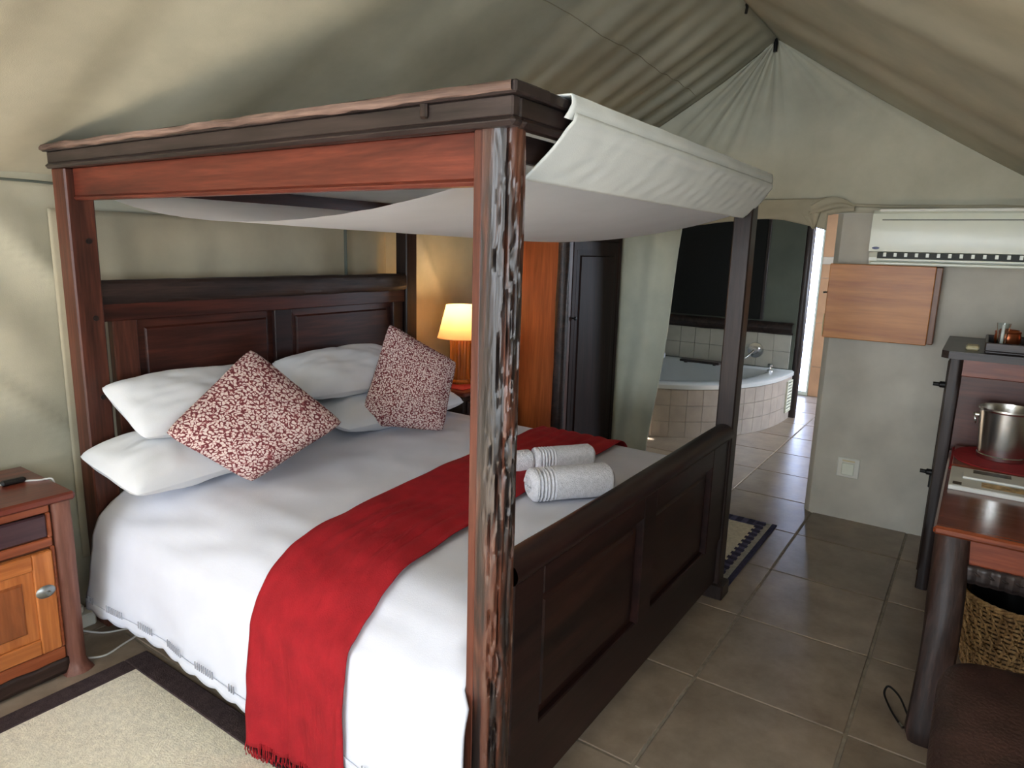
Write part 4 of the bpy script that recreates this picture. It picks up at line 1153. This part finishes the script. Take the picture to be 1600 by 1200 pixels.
# stool / leather seat
stl = thing('leather_chair', (-.42, -1.06, 0), 'brown leather seated chair at the near end of the desk', 'chair')
def seat(u, v):
    a = u*2*PI; r = [0, .9, 1.0, 1.0, .97, .85, .5, 0.001][int(v*7+.5)]; z = [.385, .385, .395, .425, .445, .455, .459, .460][int(v*7+.5)]
    cc_, ss = math.cos(a), math.sin(a); f = (abs(cc_)**5+abs(ss)**5)**(-1/5)
    x = -.42+.375*f*r*cc_; y = -1.075+.30*f*r*ss
    return (x, y, z+.004*nz(x*6, y*6, 0))
obj('seat', MB().grid(seat, 64, 7, closed_u=True), M_leather, stl, ang=60)
obj('seat_frame', bx((-.77, -1.35, .30), (-.07, -.80, .39), .01), M_leather, stl)
for (x, y) in ((-.73, -.84), (-.11, -.84), (-.73, -1.31), (-.11, -1.31)): obj('leg', MB().loft([logring(x, y, .30*k/6, .027, 14, x+y, .5, .06) for k in range(7)]), M_dark_z, stl)

# waste basket
bs = thing('wicker_basket', (.80, -1.02, 0), 'woven wicker waste basket with black liner under the desk', 'basket')
BC = (.80, -1.02)
def brad(z): return .155+.050*(z/.34)
obj('core', MB().lathe((BC[0], BC[1], 0), [(.148, 0), (.150, .004), (brad(.33)-.010, .33), (brad(.33)-.016, .33), (.142, .01), (.01, .01)], 40), M_wicker_dark, bs)
wk = MB()
ns_ = 44
for j in range(17):
    z = .012+.0188*j
    pts = []
    for k in range(ns_*2+1):
        a = 2*PI*k/(ns_*2); off = -.004+.002*(1 if (k+j) % 2 else -1)
        r = brad(z)+off; pts.append((BC[0]+r*math.cos(a), BC[1]+r*math.sin(a), z+.002*nz(k, j, 0, .9)))
    wk.tube(pts, .0055, 5)
tag(obj('weave', wk, M_wicker, bs), kind='stuff')
nst_ = 56
for k in range(nst_):
    a0 = 2*PI*k/nst_; pts = []
    for q in range(15):
        z = .003+.327*q/14; off = .0065*math.sin(q*1.75+k*PI) + .001*nz(k, q, 0, .8); a = a0+.035*math.sin(q*1.75+k*PI+.8)
        pts.append((BC[0]+(brad(z)+off)*math.cos(a), BC[1]+(brad(z)+off)*math.sin(a), z))
    obj('stake', MB().tube(pts, .0058, 5), M_wicker, bs)
rmz = MB()
for s in range(3):
    pts = []
    for k in range(97):
        a = 2*PI*k/96; ph = a*14+s*2*PI/3; r = brad(.34)+.007*math.cos(ph); pts.append((BC[0]+r*math.cos(a), BC[1]+r*math.sin(a), .337+.007*math.sin(ph)))
    rmz.tube(pts, .0065, 5)
obj('braided_rim', rmz, M_wicker, bs)
ln = MB()
ln.grid(lambda u, v: (BC[0]+(brad(.33)-.02-.045*v)*(1+.03*math.sin(u*44))*math.cos(2*PI*u), BC[1]+(brad(.33)-.02-.045*v)*(1+.03*math.sin(u*44))*math.sin(2*PI*u), .332-.28*v+.006*nz(u*14, v*3, 0)), 90, 10, closed_u=True)
obj('bin_liner', ln, plain('black_liner', (12, 12, 13), .3), bs)
wc = obj('white_cord', MB().tube([(1.08, -.93, .40), (1.07, -.925, .34), (1.06, -.915, .28), (1.08, -.93, .2), (1.1, -1.0, .1), (1.14, -1.05, .006)], .006, 8, 6), M_cable); tag(wc, 'white cord hanging behind the wicker basket under the desk', 'cord')
lc = thing('cable_loop', (.22, -.68, 0), 'thin black cable looped on the tiles beside the desk leg', 'cable')
obj('wire', MB().tube([(.20, -.72, .02), (.26, -.685, .05), (.30, -.655, .055), (.315, -.635, .05), (.29, -.63, .03), (.23, -.66, .012), (.17, -.692, .010), (.16, -.70, .010)], .004, 6, 6), M_black, lc)
obj('tip', MB().cyl((.168, -.694, .010), (.150, -.706, .010), .006, n=8), M_steel, lc)
